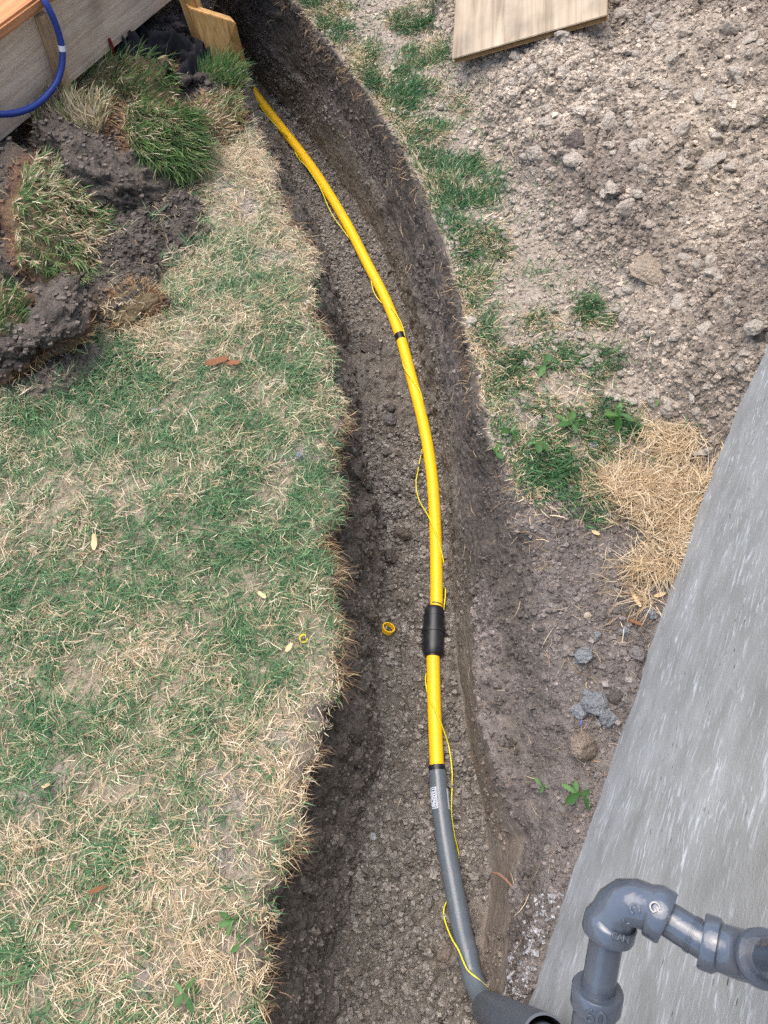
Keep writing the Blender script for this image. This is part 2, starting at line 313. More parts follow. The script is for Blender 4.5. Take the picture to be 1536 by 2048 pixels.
def blobs(x, y, L, soft=.5):
    r = np.zeros(np.shape(x))
    for u, v, rad in L:
        c = P(u, v); d = np.hypot(x-c[0], (y-c[1]))/rad; r = np.maximum(r, 1-sm(1-soft, 1+soft, d))
    return r

cl = np.concatenate([[-20, -9, -4, -2.4], np.linspace(-1.75, -.25, 105)[:-1]])   # absolute offsets are blended to the edge below
# left lawn columns: fraction 0..1 from x=-1.75 to the edge
fl = np.linspace(0, 1, 84)
XL = np.concatenate([np.broadcast_to(np.array([[-22, -9, -4, -2.4]]), (NY, 4)), -1.75+(xl[:, None]+1.75)*fl[None]], 1)
ZL = -.022*np.exp(-np.clip(xl[:, None]-XL, 0, 9)/.012)
tw = np.linspace(0, 1, 46)[1:-1]
und = (.026+.04*np.clip(n1(ys, 7, 9)+.2, 0, 1))[:, None]*np.exp(-((tw[None]-.2)/.13)**2)
XW = xl[:, None]+(xfl-xl)[:, None]*sm(-.1, 1.1, tw)[None]**1.15-und; ZW = -.022-(dep[:, None]-.022)*(tw[None]**.92)
tf = np.linspace(0, 1, 66)
XF = xfl[:, None]+(xfr-xfl)[:, None]*tf[None]; ZF = -dep[:, None]*(1-.07*np.exp(-tf*14)[None]-.04*np.exp(-(1-tf)*18)[None])
tcut = np.linspace(0, 1, 28)[1:-1]
XC = xfr[:, None]+(xcr-xfr)[:, None]*(tcut[None]**1.3); ZC = -dep[:, None]*(1-.47*tcut[None])
tb = np.linspace(0, 1, 52)
zrr = zr*(1-np.clip(far, 0, 1))
zc0 = -dep*.53
XB = xcr[:, None]+(xr-xcr)[:, None]*tb[None]; ZB = zc0[:, None]+(zrr-zc0)[:, None]*(tb[None]**.8*(.75)+.25*sm(0, 1, tb)[None])
fr = np.linspace(0, 1, 176)[1:]
XR = np.concatenate([xr[:, None]+(1.85-xr[:, None])*fr[None], np.broadcast_to(np.array([[2.6, 4.5, 10, 22]]), (NY, 4))], 1)
ZR = np.broadcast_to(zrr[:, None], XR.shape)*np.exp(-np.clip(XR-xr[:, None], 0, 9)/.5)
X = np.concatenate([XL, XW, XF, XC, XB, XR], 1); Z = np.concatenate([ZL, ZW, ZF, ZC, ZB, ZR], 1)
NX = X.shape[1]; Y = np.broadcast_to(ys[:, None], X.shape)
c0 = XL.shape[1]; c1 = c0+XW.shape[1]; c2 = c1+XF.shape[1]; c3 = c2+XC.shape[1]; c4 = c3+XB.shape[1]
G = np.stack([X, Y, Z], -1).copy()
for _ in range(3):                                  # soil has no drawn creases: round the trench section where its slopes meet
    for k_ in (0, 2):
        a_ = G[..., k_]; m_ = a_.copy(); m_[:, 3:-3] = sum(a_[:, 3+d:NX-3+d] for d in range(-3, 4))/7; a_[:, c1-4:c4-3] = m_[:, c1-4:c4-3]
reg = np.zeros(NX, int); reg[c0:c1] = 1; reg[c1:c2] = 2; reg[c2:c3] = 3; reg[c3:c4] = 4; reg[c4:] = 5
near = 1-np.clip(sm(3.9, 5, Y)+sm(-.6, -1.2, Y)+sm(1.9, 2.6, np.abs(X)), 0, 1)
# heap and soil mounds
hd = heap_d(X, Y); right = (reg >= 5)[None]
HEAPM = np.where(right, sm(-.06, .08, hd+.05*fbm(G*1., 6, 3, 20)), 0.)
G[..., 2] += np.where(right, np.where(hd > 0, .30*(1-np.exp(-np.clip(hd, 0, 3)/.32)), 0), 0)*near
wb_, ib_ = worley(G*[1, 1, 0], 7.5, 56); G[..., 2] += HEAPM*near*(.05*fbm(G, 3.4, 3, 21)+.034*wb_*np.where(ib_ > .45, 1, .15)); G[..., 2] += HEAPM*.07*np.exp(-np.clip(WX(Y)-X, 0, 9)/.15)*sm(.8, 1.1, Y)*near
left = (reg == 0)[None]
SOILM = np.where(left, sm(.28, .85, blobs(X, Y, SOILB)+.5*fbm(G, 16, 4, 22)), 0.)
G[..., 2] += SOILM*(.02+.03*np.clip(fbm(G, 7, 2, 23)+.3, 0, 1))*near
BAREM = np.where(left, sm(.15, 1.0, .75*blobs(X, Y, BARE, .9)+.55*fbm(G, 22, 4, 24)), 0.)
G[..., 2] += np.where(left, .008*fbm(G, 6, 3, 25)+.003*fbm(G, 30, 2, 26), 0)*near
G[..., 2] += np.where(right, (1-HEAPM)*.01*fbm(G, 9, 3, 27), 0)*near
wd_ = np.clip((WX(Y)-X)*.9, -1, 1); G[..., 2] += np.where(reg[None] >= 4, np.exp(-(wd_/.03)**2)*(.014+.03*fbm(G, 16, 3, 28)), 0)*near   # soil banked unevenly against the wall
# normals + displacement
def gnorm(G):
    a = np.gradient(G, axis=1); b = np.gradient(G, axis=0); n = np.cross(a, b); return n/(np.linalg.norm(n, axis=-1)[..., None]+1e-12)
N0 = gnorm(G)
w1, id1 = worley(G, 26, 31); w2, id2 = worley(G, 60, 35); w3, id3 = worley(G, 120, 39)
f1 = fbm(G, 9, 4, 43)
amp = np.zeros(NX); amp[c0:c1] = 1.; amp[c1:c2] = 1.; amp[c2:c3] = .18; amp[c3:c4] = .75; amp[c4:] = .5
A = np.broadcast_to(amp[None], X.shape).copy()
A = np.where((reg == 3)[None] & (Y > .5), .18+.6*sm(.5, .9, Y), A)
A = np.where(left, .15+.85*SOILM+.3*BAREM, A); A = np.where(right, .35+1.0*HEAPM+.4*sm(1., .8, Y)*(1-HEAPM), A)
crumb = np.clip(fbm(G, 4, 3, 47)*1.6+.55, .12, 1.1)       # some areas smeared smooth, others crumbly
crumb = np.where((reg == 4)[None], crumb*.8, crumb)
D = A*crumb*(.016*w1*np.where(id1 > .55, 1, .25)+.009*w2*np.where(id2 > .35, 1, .3)+.0045*w3)+A*.010*f1
D = D+np.where((reg == 1)[None], .03*fbm(G, 10, 4, 48), 0)+np.where((reg == 4)[None], .014*fbm(G, 7, 3, 49), 0)+np.where((reg == 3)[None], .008*fbm(G*np.array([1, .6, 1]), 12, 3, 50), 0)
D = D*near
G = G+N0*D[..., None]
GN = gnorm(G)
# soil colours: pale dried spoil, dark moist topsoil, grey-brown subsoil, brown clay smear
cn = fbm(G, 3.5, 4, 51)[..., None]; cf = fbm(G, 22, 3, 52)[..., None]
cPale = S(182, 170, 155); cTop = S(90, 83, 76); cSub = S(120, 113, 104); cClay = S(116, 106, 96); cThatch = S(170, 156, 134)
depth = np.clip(-G[..., 2:3]/DEP, 0, 1)
C = np.zeros_like(G)
subs = cTop+(cSub-cTop)*sm(.1, .75, depth+.18*cn)
C[:] = subs
cl3 = cClay+(cSub-cClay)*sm(.1, .5, cf+.6*cn)
C = np.where((reg == 3)[None, :, None], cl3+(subs*1.02-cl3)*sm(.35, .75, Y+.12*cn[..., 0])[..., None], C)
bank = cTop*1.0+(S(130, 121, 115)-cTop*1.0)*sm(.12, .7, depth*.9+.45*cn+.2*cf)
TB = np.zeros(NX); TB[c3:c4] = tb
heapc = S(167, 154, 138)*(1+.16*cn+.12*cf)*(.72+.5*w2[..., None]); heapc = heapc+(S(120, 109, 100)-heapc)*sm(-.1, .5, fbm(G, 2.2, 3, 53)[..., None]+.25*sm(.5, 1., X[..., None]))*.8  # darker in the cracks; broad shading zones painted into the heap colour
lowr = S(120, 112, 106)
rightc = S(164, 152, 138)*(1+.12*cf)
rightc = lowr+(rightc-lowr)*sm(.75, 1.1, Y[..., None]+.15*cn)
bank = bank+(rightc*1.0-bank)*(sm(.5, 1., TB)[None]*sm(1., .8, Y))[..., None]
C = np.where((reg == 4)[None, :, None], bank, C)
C = np.where(right[..., None], rightc+(heapc-rightc)*HEAPM[..., None], C)
lawnc = cThatch*(.85+.25*cf); lawnc = lawnc+(S(158, 148, 138)*(1+.2*cf)-lawnc)*BAREM[..., None]
lawnc = lawnc+(cTop*1.2-lawnc)*np.exp(-np.clip(xl[:, None]-X, 0, 9)/.012)[..., None]
lawnc = lawnc+(cTop*(1+.2*cf)-lawnc)*SOILM[..., None]
C = np.where(left[..., None], lawnc, C)
C *= (1+.22*(np.where(D > 0, id2, .5)-.5)*A*2)[..., None]
C = np.clip(C, .01, .9)
RG = np.ones(X.shape); RG = np.where((reg == 3)[None], .45+.5*sm(.4, .9, Y), RG); RG = np.where((reg == 4)[None], .55+.45*sm(-.2, .3, fbm(G, 6, 3, 55)), RG)
def slab(name, a, b, label):
    g = G[:, a:b]; n, m = g.shape[:2]; i = np.arange(n-1)[:, None]*m; j = np.arange(m-1)[None]
    f = np.stack([i+j, i+j+1, i+m+j+1, i+m+j], -1).reshape(-1, 4)
    o = link(name, npmesh(name, g.reshape(-1, 3), [f], C[:, a:b].reshape(-1, 3), rgh=RG[:, a:b]), M['ground']); tag(o, label, kind='structure'); return o
slab('lawn_ground', 0, c0+1, 'dry lawn soil on the deck side of the trench')
slab('trench', c0, c4, 'narrow hand-dug trench with dark crumbly sides')
slab('spoil_ground', c4-1, NX, 'ground and pale spoil heap beside the concrete wall')

# sampling of points on the terrain
qa = G[:-1, :-1]; qb = G[:-1, 1:]; qc = G[1:, :-1]
AREA = np.linalg.norm(np.cross(qb-qa, qc-qa), axis=-1)
CEN = (qa+G[1:, 1:])/2
rel = CEN-CP; zz = rel@FW; UU = 768+FPX*(rel@RT)/zz; VV = 1024-FPX*(rel@UP)/zz
INV = (zz > .1) & (UU > -560) & (UU < 1800) & (VV > -260) & (VV < 2250) & (CEN[..., 0] < WX(CEN[..., 1])-.004)
def q(a): return a[:-1, :-1]
qreg = np.broadcast_to(reg[None, :-1], AREA.shape)
def scatter(n, wgt):
    p = (AREA*wgt*INV).ravel(); k = rng.choice(p.size, n, p=p/p.sum()); r, c = np.unravel_index(k, AREA.shape)
    a, b = rng.random((2, n, 1)); pos = (G[r, c]*(1-a)+G[r, c+1]*a)*(1-b)+(G[r+1, c]*(1-a)+G[r+1, c+1]*a)*b
    return pos, GN[r, c], C[r, c]
GZ_rows = ys
def ground_z(x, y):
    j = int(np.clip(np.searchsorted(ys, y), 1, NY-1)); row = G[j]; o = np.argsort(row[:, 0]); return float(np.interp(x, row[o, 0], row[o, 2]))
def on_ground(u, v, it=6):                          # where the sight line of a photo point meets the built ground
    z = 0.
    for _ in range(it):
        p = P(u, v, z); z = ground_z(p[0], p[1])
    return P(u, v, z)

# ------------------------------------------------------------------ foundation wall
wo = empty('foundation_wall', (WX(.0), 0, -.6)); ang = math.atan2(1, .468)
wo.rotation_euler = (0, 0, ang)
tag(wo, 'grey parged concrete foundation wall with brushed streaks beside the trench', 'wall')
nx_, nz_ = 260, 60
a = np.linspace(-3, 6, nx_); b = np.linspace(0, 1.95, nz_); aa, bb = np.meshgrid(a, b)
wp = np.stack([aa, aa*0, bb], -1)
face = wp.copy(); face[..., 1] = .006*fbm(wp, 2.5, 2, 60)+.003*fbm(wp, 22, 3, 61)
back = wp.copy(); back[..., 1] = -.22
v = np.concatenate([face.reshape(-1, 3), back.reshape(-1, 3)]); i = np.arange(nz_-1)[:, None]*nx_; j = np.arange(nx_-1)[None]
f = np.stack([i+j, i+nx_+j, i+nx_+j+1, i+j+1], -1).reshape(-1, 4); fb = f[:, ::-1]+nx_*nz_; K = nx_*nz_
tp = np.arange(nx_-1)+(nz_-1)*nx_; top = np.stack([tp, tp+K, tp+K+1, tp+1], -1)
e0 = np.arange(nz_-1)*nx_; l0 = np.stack([e0, e0+K, e0+K+nx_, e0+nx_], -1); e1 = e0+nx_-1; l1 = np.stack([e1, e1+nx_, e1+nx_+K, e1+K], -1)
link('parged_face', npmesh('parged_face', v, [f, fb, top, l0, l1]), M['wall'], wo)

# ------------------------------------------------------------------ gas line in the trench
ZP = -.397
gas = empty('gas_pipe_line', P(868, 1300, -.42)); tag(gas, 'yellow plastic gas pipe with black coupling and grey riser along the trench floor', 'gas pipe')
def pp(L, z): return np.array([P(u, v_, z if len(r) == 0 else r[0]) for (u, v_, *r) in L])
upper = spline(pp([(455, 118), (497, 170), (530, 214), (568, 262), (604, 308), (642, 362), (694, 448), (736, 530), (772, 600), (800, 672), (823, 755), (845, 840), (860, 920), (868, 1000), (871.5, 1080), (873, 1150), (873, 1212), (872, 1232)], ZP))
tube_obj('yellow_pipe', upper, .0168, M['yellow'], gas, 28)
lower = spline(pp([(866, 1295), (866.5, 1330), (868, 1400), (871, 1470), (874, 1535), (875, 1550)], ZP))
tube_obj('yellow_pipe', lower, .0168, M['yellow'], gas, 28)
cpl = spline(pp([(868.5, 1215), (867, 1265), (865.5, 1314)], ZP), .003); Lc = arclen(cpl)[-1]
co = prof_obj('coupling', cpl, [(0, .0172), (.001, .0215), (.004, .0245), (.012, .0263), (Lc*.46, .0272), (Lc*.46, .0300), (Lc*.53, .0302), (Lc*.53, .0280), (Lc*.80, .0277), (Lc*.9, .0262), (Lc*.965, .0225), (Lc*.975, .0195), (Lc, .0188)], M['black'], gas, 32)
r0 = at_s(cpl, np.array([Lc*.17, Lc*.2])); tube_obj('seam_ring', np.vstack([r0]), .0274, M['black'], co, 32)
mk = at_s(upper, arclen(upper)[-1]-np.array([.042, .0385]))
tt, nn, bb_ = frames(upper[-6:])
def band(name, path, s0, s1, r, a0, a1, mat, parent, seg=14, skew=0.):
    s = np.linspace(s0, s1, 8); p = at_s(path, s); t = path[-1]*0
    pts = []; up = np.array([0, 0, 1.])
    aa_ = np.linspace(a0, a1, seg); sv = []
    for k, sk in enumerate(s):
        q0 = at_s(path, np.array([sk-.002, sk+.002])); tg = q0[1]-q0[0]; tg /= np.linalg.norm(tg)
        sd_ = np.cross(tg, up); sd_ /= np.linalg.norm(sd_); un = np.cross(sd_, tg)
        sv.append([at_s(path, np.array([sk+skew*x]))[0]+r*(un*math.cos(x)+sd_*math.sin(x)) for x in aa_])
    v = np.array(sv); n, m = v.shape[:2]; i = np.arange(n-1)[:, None]*m; j = np.arange(m-1)[None]
    f = np.stack([i+j, i+j+1, i+m+j+1, i+m+j], -1).reshape(-1, 4)
    return link(name, npmesh(name, v.reshape(-1, 3), [f]), mat, parent)
Lu = arclen(upper)[-1]
band('pen_mark', upper, Lu-.032, Lu-.0285, .01695, -1.2, .75, M['tape'], gas, skew=-.003)
def s_at_v(path, v_):                               # arc length where the pipe crosses a photo row
    rel = path-CP; vv = 1024-FPX*(rel@UP)/(rel@FW); o = np.argsort(vv); return float(np.interp(v_, vv[o], arclen(path)[o]))
st = s_at_v(upper, 676); tp_ = prof_obj('tape_band', upper, [(st-.013, .0169), (st-.013, .0175), (st+.012, .0176), (st+.012, .0169)], M['tape'], gas)
# grey riser with its black transition ring and stickers, bending up into the sleeve
A_ = np.array([.203, -.100, -.335]); B_ = np.array([.203, -.100, .28])
ris = spline(np.vstack([pp([(874.5, 1541), (877, 1570), (882, 1620), (893, 1695), (908, 1775), (922, 1850), (936, 1910), (947, 1958, -.385)], -.393), A_+np.array([-.004, .006, .01]), A_*.7+B_*.3, B_, PZ(1168, 2230, .60), PZ(1168, 2150, .575)]), .006)
gr = prof_obj('grey_riser', ris, [(0, .0175), (.001, .0205), (.55, .0222), (.62, .0215), (arclen(ris)[-1], .0175)], M['grey'], gas, 32)
tr0 = spline(pp([(873.2, 1531), (874.5, 1546)], -.394), .004); tube_obj('transition_ring', tr0, .0196, M['black'], gas, 28)
s0 = s_at_v(ris[:60], 1576); s1 = s_at_v(ris[:60], 1618)
stk = band('paper_label', ris, s0, s1, .0213, .35, 1.35, M['sticker'], gr)
band('paper_label', ris, s0+.004, s1+.004, .0213, -1.75, -.85, M['sticker'], gr)
ds = s1-s0
for (x0, x1, y0, y1) in [(.06, .94, .44, .47), (.06, .94, 1.24, 1.27), (.05, .08, .47, 1.27), (.92, .95, .47, 1.27), (.14, .2, .55, .85), (.14, .2, .95, 1.1), (.27, .32, .55, .75), (.27, .32, .85, .9), (.38, .43, .55, .7), (.38, .43, 1.0, 1.1), (.48, .54, .55, .62), (.48, .54, .7, .78), (.6, .68, .55, .6), (.6, .68, .9, 1.02)]:
    band('print_line', ris, s0+x0*ds, s0+x1*ds, .0215, y0, y1, M['ink'], gr, 6)
band('print_line', ris, s0+.74*ds, s0+.88*ds, .0215, .56, .6, M['ink'], gr, 5); band('print_line', ris, s0+.74*ds, s0+.77*ds, .02152, .6, .72, M['ink'], gr, 5); band('print_line', ris, s0+.85*ds, s0+.88*ds, .02152, .6, .72, M['ink'], gr, 5)
# sleeve
ax = B_-A_; sp = np.array([A_+ax*t for t in np.linspace(-.02, 1, 20)])
vo, fo = tube(sp, np.linspace(.031, .031, 20), 36, False); vi, fi = tube(sp, np.linspace(.0275, .0275, 20), 36, False); n_ = len(vo)
j = np.arange(36); e = 19*36
ringA = np.stack([j, j+n_, (j+1) % 36+n_, (j+1) % 36], -1); ringB = np.stack([e+j, e+(j+1) % 36, e+(j+1) % 36+n_, e+j+n_], -1)
sme = npmesh('riser_sleeve', np.vstack([vo, vi]), [fo[0], fi[0][:, ::-1]+n_, ringA, ringB]); sme.set_sharp_from_angle(angle=R_(40))
tag(link('riser_sleeve', sme, M['sleeve']), 'dark grey open plastic sleeve around the riser where it leaves the trench', 'pipe sleeve')
# tracer wire
zf, zt = -.396, -.374
wpts = [(470, 140, -.39), (503, 186, zt), (527, 222, -.376), (553, 252, zt), (575, 272, -.38), (583, 290, -.395), (588, 300, -.40), (598, 318, -.395), (614, 335, -.39), (640, 375, -.39), (662, 425, -.40), (690, 465, -.40), (716, 500, -.405), (733, 532, zf), (740, 550, zf), (748, 585, zf), (765, 607, -.40), (786, 620, zt), (802, 645, -.378), (809, 668, -.385), (813, 690, -.39), (812, 715, -.40), (806, 725, zt-.006), (810, 738, zt-.004), (826, 762, -.3765), (840, 782, -.378), (846, 806, -.39), (850, 830, zf), (852, 870, -.416), (843, 905, -.408), (836, 940, zf), (832, 968, zf), (838, 1000, zf), (853, 1026, -.40), (864, 1048, -.3775), (875, 1078, -.3775), (884, 1108, -.388), (890, 1145, -.405), (891, 1185, zf), (887, 1224, -.405), (884, 1265, -.42), (862, 1322, -.416), (853, 1345, -.41), (851, 1362, zf), (855, 1385, -.395), (864, 1406, -.3775), (878, 1438, -.378), (889, 1465, -.395), (898, 1495, -.41), (904, 1540, zf), (904, 1580, -.41), (903, 1625, -.405), (909, 1670, -.405), (918, 1720, -.418), (905, 1780, -.425), (889, 1813, -.41), (889, 1838, -.40), (902, 1874, -.374), (918, 1902, -.369), (934, 1938, -.366), (955, 1957, -.36), (974, 1974, -.352), (990, 1992, -.345)]
tube_obj('tracer_wire', spline(np.array([P(*q_) for q_ in wpts]), .006), .0016, M['wire'], None, 8)
tag(bpy.data.objects['tracer_wire'], 'thin yellow tracer wire winding around the gas pipe', 'wire')
# cut-off ring and shaving
def ring(name, c, ro, ri, h, axis, mat, label, cat, gap=0.):
    a = np.linspace(gap, 2*np.pi-gap, 36, endpoint=gap > 0); ax_ = Vector(axis).normalized(); q_ = ax_.to_track_quat('Z', 'Y')
    v = []
    for r_, z_ in ((ro, -h/2), (ro, h/2), (ri, h/2), (ri, -h/2)):
        v += [q_ @ Vector((r_*math.cos(x), r_*math.sin(x), z_)) for x in a]
    n = 36; v = np.array([list(x) for x in v])+c; j = np.arange(n if not gap else n-1); k = (j+1) % n
    fs = np.concatenate([np.stack([j+o*n, k+o*n, k+((o+1) % 4)*n, j+((o+1) % 4)*n], -1) for o in range(4)])
    if gap: fs = np.concatenate([fs, [[0, n, 2*n, 3*n]], [[n-1, 4*n-1, 3*n-1, 2*n-1]]])
    me = npmesh(name, v, [fs]); me.set_sharp_from_angle(angle=R_(40)); return tag(link(name, me, mat), label, cat)
g = on_ground(776, 1262); ring('pipe_offcut', g+np.array([0, 0, .016]), .0165, .0136, .012, (.3, .3, .8), M['yellow'], 'short yellow pipe ring cut off and left on the trench floor', 'pipe offcut')
g = on_ground(608, 1281); ring('pipe_shaving', g+np.array([0, 0, .012]), .0085, .0068, .005, (.3, -.5, .8), M['wire'], 'small curled yellow plastic shaving lying in the grass', 'shaving', .5)

# ------------------------------------------------------------------ painted meter piping by the wall
KM = .765
def kprof(nm, path, prof, *r): return prof_obj(nm, path, [(a*KM, b*KM*.9) for a, b in prof], *r)
mt = empty('meter_piping', PZ(1176, 2120, .742*KM)); tag(mt, 'grey painted iron pipe elbows of the gas meter in front of the wall', 'gas piping')
def arc(a, b, c, n=16):                             # rounded corner a -> b(corner) -> c
    t = np.linspace(0, 1, n)[:, None]; return (1-t)**2*a+2*t*(1-t)*b+t*t*c
A0, A1 = PZ(1166, 2190, .755*KM), PZ(1196, 1975, .735*KM)
fit = spline(np.array([A0, A0*.4+A1*.6, A1]), .004); Lf = arclen(fit)[-1]/KM
le = kprof('lower_elbow', fit, [(0, .021), (Lf-.022, .0225), (Lf-.020, .0235), (Lf-.019, .0265), (Lf-.002, .0268), (Lf, .0255), (Lf, .0165)], M['paint'], mt, 36)
E0, Ec, E1 = PZ(1215, 1868, .728*KM), PZ(1238, 1778, .722*KM), PZ(1336, 1838, .70*KM)
n1p = spline(np.array([A1-(E0-A1)*.2, A1, E0, E0+(E0-A1)*.2]), .004); tube_obj('pipe_nipple', n1p, .0156*KM, M['paint'], mt, 32)
for k in range(3):
    s = .19+.035*k; c_ = at_s(n1p, np.array([s, s+.014])*arclen(n1p)[-1]); tube_obj('thread_ridge', c_, (.0164-.0002*k)*KM, M['paint'], mt, 32)
el = np.vstack([E0[None], arc(E0*.75+Ec*.25, Ec, E1*.75+Ec*.25, 40), E1[None]]); Le = arclen(el)[-1]/KM
eb = kprof('upper_elbow', el, [(0, .0168), (0, .0262), (.0025, .0272), (.014, .0270), (.0165, .0255), (.018, .0232), (Le*.5, .0238), (Le-.018, .0228), (Le-.0165, .0250), (Le-.014, .0266), (Le-.0025, .0268), (Le, .0256), (Le, .0165)], M['paint'], mt, 36)
F0 = PZ(1402, 1880, .682*KM)
n2p = spline(np.array([E1-(F0-E1)*.2, E1, F0, F0+(F0-E1)*.2]), .004); tube_obj('pipe_nipple', n2p, .0154*KM, M['paint'], mt, 32)
for k in range(4):
    s = .62+.035*k; c_ = at_s(n2p, np.array([s, s+.014])*arclen(n2p)[-1]); tube_obj('thread_ridge', c_, .0163*KM, M['paint'], mt, 32)
H0 = PZ(1532, 1917, .635*KM); upz = np.array([0, 0, 1.]); Fc = H0-upz*.035*KM
ou = np.vstack([F0[None], arc(F0*.75+Fc*.25, Fc, H0*.7+Fc*.3, 30), H0[None]]); Lo = arclen(ou)[-1]/KM
kprof('outer_elbow', ou, [(0, .0165), (0, .0245), (.002, .0258), (.012, .0258), (.014, .0245), (.016, .0220), (Lo*.5, .0228), (Lo-.014, .0222), (Lo-.012, .0245), (Lo-.009, .0256), (Lo-.002, .0256), (Lo, .0243), (Lo+.0, .0165)], M['paint'], mt, 36)
tube_obj('end_pipe', np.array([H0-upz*.01, H0+upz*.1, H0+upz*.3]), .0165*KM, M['paint'], mt, 32)
from mathutils.bvhtree import BVHTree
def raised(txt, u, v_, size, roll, on):
    """cast letters: stand proud of the fitting's surface where a sight line meets it"""
    me0 = on.data; tree = BVHTree.FromPolygons([v.co for v in me0.vertices], [list(p.vertices) for p in me0.polygons])
    loc, nrm, *_ = tree.ray_cast(Vector(CP), Vector(ray(u, v_)).normalized())
    if loc is None: return
    cu = bpy.data.curves.new('raised_lettering', 'FONT'); cu.body = txt; cu.size = size; cu.extrude = .0007; cu.bevel_depth = .0003; cu.align_x = 'CENTER'; cu.align_y = 'CENTER'
    tmp = bpy.data.objects.new('tmp', cu); COL.objects.link(tmp); bpy.context.view_layer.update()
    me = bpy.data.meshes.new_from_object(tmp.evaluated_get(bpy.context.evaluated_depsgraph_get())); bpy.data.objects.remove(tmp)
    zc = nrm.normalized(); yc = Vector(UP)-zc*Vector(UP).dot(zc); yc.normalize(); xc = yc.cross(zc)
    m = Matrix((xc, yc, zc)).transposed().to_4x4(); me.transform(Matrix.Translation(loc) @ m @ Matrix.Rotation(roll, 4, 'Z'))
    me.name = 'raised_lettering'; return link('raised_lettering', me, M['paint'], on)
raised('60', 1190, 2036, .016, R_(-8), le)
raised('C', 1268, 1816, .010, R_(-70), eb)
raised('G', 1308, 1814, .010, R_(-60), eb)
raised('A', 1250, 1846, .008, R_(150), eb)
raised('CAN', 1240, 1876, .006, R_(-22), eb)

# ------------------------------------------------------------------ boxes and boards
def board(name, size, mat, parent, M4, bev=.003, warp=0.):
    """a plank: local X is its length; M4 places its centre in the world"""
    bm = bmesh.new(); bmesh.ops.create_cube(bm, size=1)
    for v in bm.verts: v.co = Vector((v.co.x*size[0], v.co.y*size[1], v.co.z*size[2]))
    bmesh.ops.bevel(bm, geom=list(bm.edges), offset=bev, segments=2, affect='EDGES')
    me = bpy.data.meshes.new(name); bm.to_mesh(me); bm.free()
    for p_ in me.polygons: p_.use_smooth = True
    me.set_sharp_from_angle(angle=R_(50))
    o = bpy.data.objects.new(name, me); COL.objects.link(o); me.materials.append(mat)
    if parent is not None: o.parent = parent; o.matrix_parent_inverse = parent.matrix_basis.inverted()
    o.matrix_basis = M4; return o
def frame4(o, x, y, z): return Matrix.Translation(Vector([float(k) for k in o])) @ Matrix((Vector(x), Vector(y), Vector(z))).transposed().to_4x4()
# deck: front fascia parallel to the house
Q0, Q1 = P(0, 285, .12), P(345, 0, .12); dx = (Q1-Q0); dx[2] = 0; dx /= np.linalg.norm(dx); dn = np.array([dx[1], -dx[0], 0])   # dn points to the camera
up3 = np.array([0, 0, 1.])
dk = empty('wooden_deck', Q0*[1, 1, 0]); bpy.context.view_layer.update()
tag(dk, 'low wooden deck with weathered grey fascia board and orange decking', 'deck')
Lb = 2.9; cB = Q0+dx*.30
board('fascia_board', (Lb, .038, .215), M['fascia'], dk, frame4(cB-dn*.019+up3*.1075, dx, -dn, up3))
for k in range(5): board('decking_board', (Lb, .138, .030), M['decking'], dk, frame4(cB+dn*(.022-.069-.144*k)+up3*(.215+.0165), dx, -dn, up3), .006)
def on_plane(u, v_, off):                           # sight line meets the plane in front of the fascia
    d = ray(u, v_); o = Q0+dn*off; return CP+d*((o-CP)@dn/(d@dn))
b0, b1 = on_plane(82, 28, .011), on_plane(140, 205, .011)
bl = b1-b0; ln = np.linalg.norm(bl); bx_ = bl/ln
board('batten', (ln+.1, .034, .022), M['batten'], dk, frame4((b0+b1)/2+bx_*.05+dn*.001, bx_, np.cross(dn, bx_), dn), .002)
rc = on_plane(223, 92, .006); tube_obj('red_clip', np.array([rc+up3*.022, rc, rc-up3*.03]), [.004, .006, .004], M['red'], dk, 10)
for k, t in enumerate((-.2, .75, 1.5)):              # joists' posts under the deck
    board('deck_post', (.45, .09, .09), M['batten'], dk, frame4(Q0+dx*t-dn*.25+up3*(-.08), up3, dx, np.cross(up3, dx)), .004)
# hose hanging over the deck edge
hq_ = on_plane(80, -20, .0); hq_[2] = .367
hpts = [hq_-dn*.4-dx*.1+up3*.0098, hq_-dn*.15-dx*.02+up3*.0105, hq_-dn*.01+up3*.016, on_plane(90, 2, .035), on_plane(108, 40, .045), on_plane(121, 80, .045), on_plane(125, 118, .045), on_plane(116, 158, .045), on_plane(96, 188, .045), on_plane(66, 213, .045), on_plane(30, 226, .045), on_plane(-10, 228, .045), on_plane(-60, 220, .045), on_plane(-110, 185, .045), on_plane(-140, 110, .04)]
ht = on_plane(-140, 110, .0); ht[2] = .367; hpts += [ht+dn*.025+up3*.012, ht-dn*.03+up3*.022, ht-dn*.14+up3*.011, ht-dn*.3-dx*.12+up3*.0098, ht-dn*.45-dx*.3+up3*.0098]
hs = spline(hpts, .008); ho = tube_obj('blue_hose', hs, .0086, M['blue'], None, 16); tag(ho, 'blue rubber hose looping down over the deck fascia', 'hose')
sh = s_at_v(hs[10:70], 151)+arclen(hs)[10]; tube_obj('white_mark', at_s(hs, np.array([sh-.006, sh+.008])), .0089, M['white'], ho, 16)
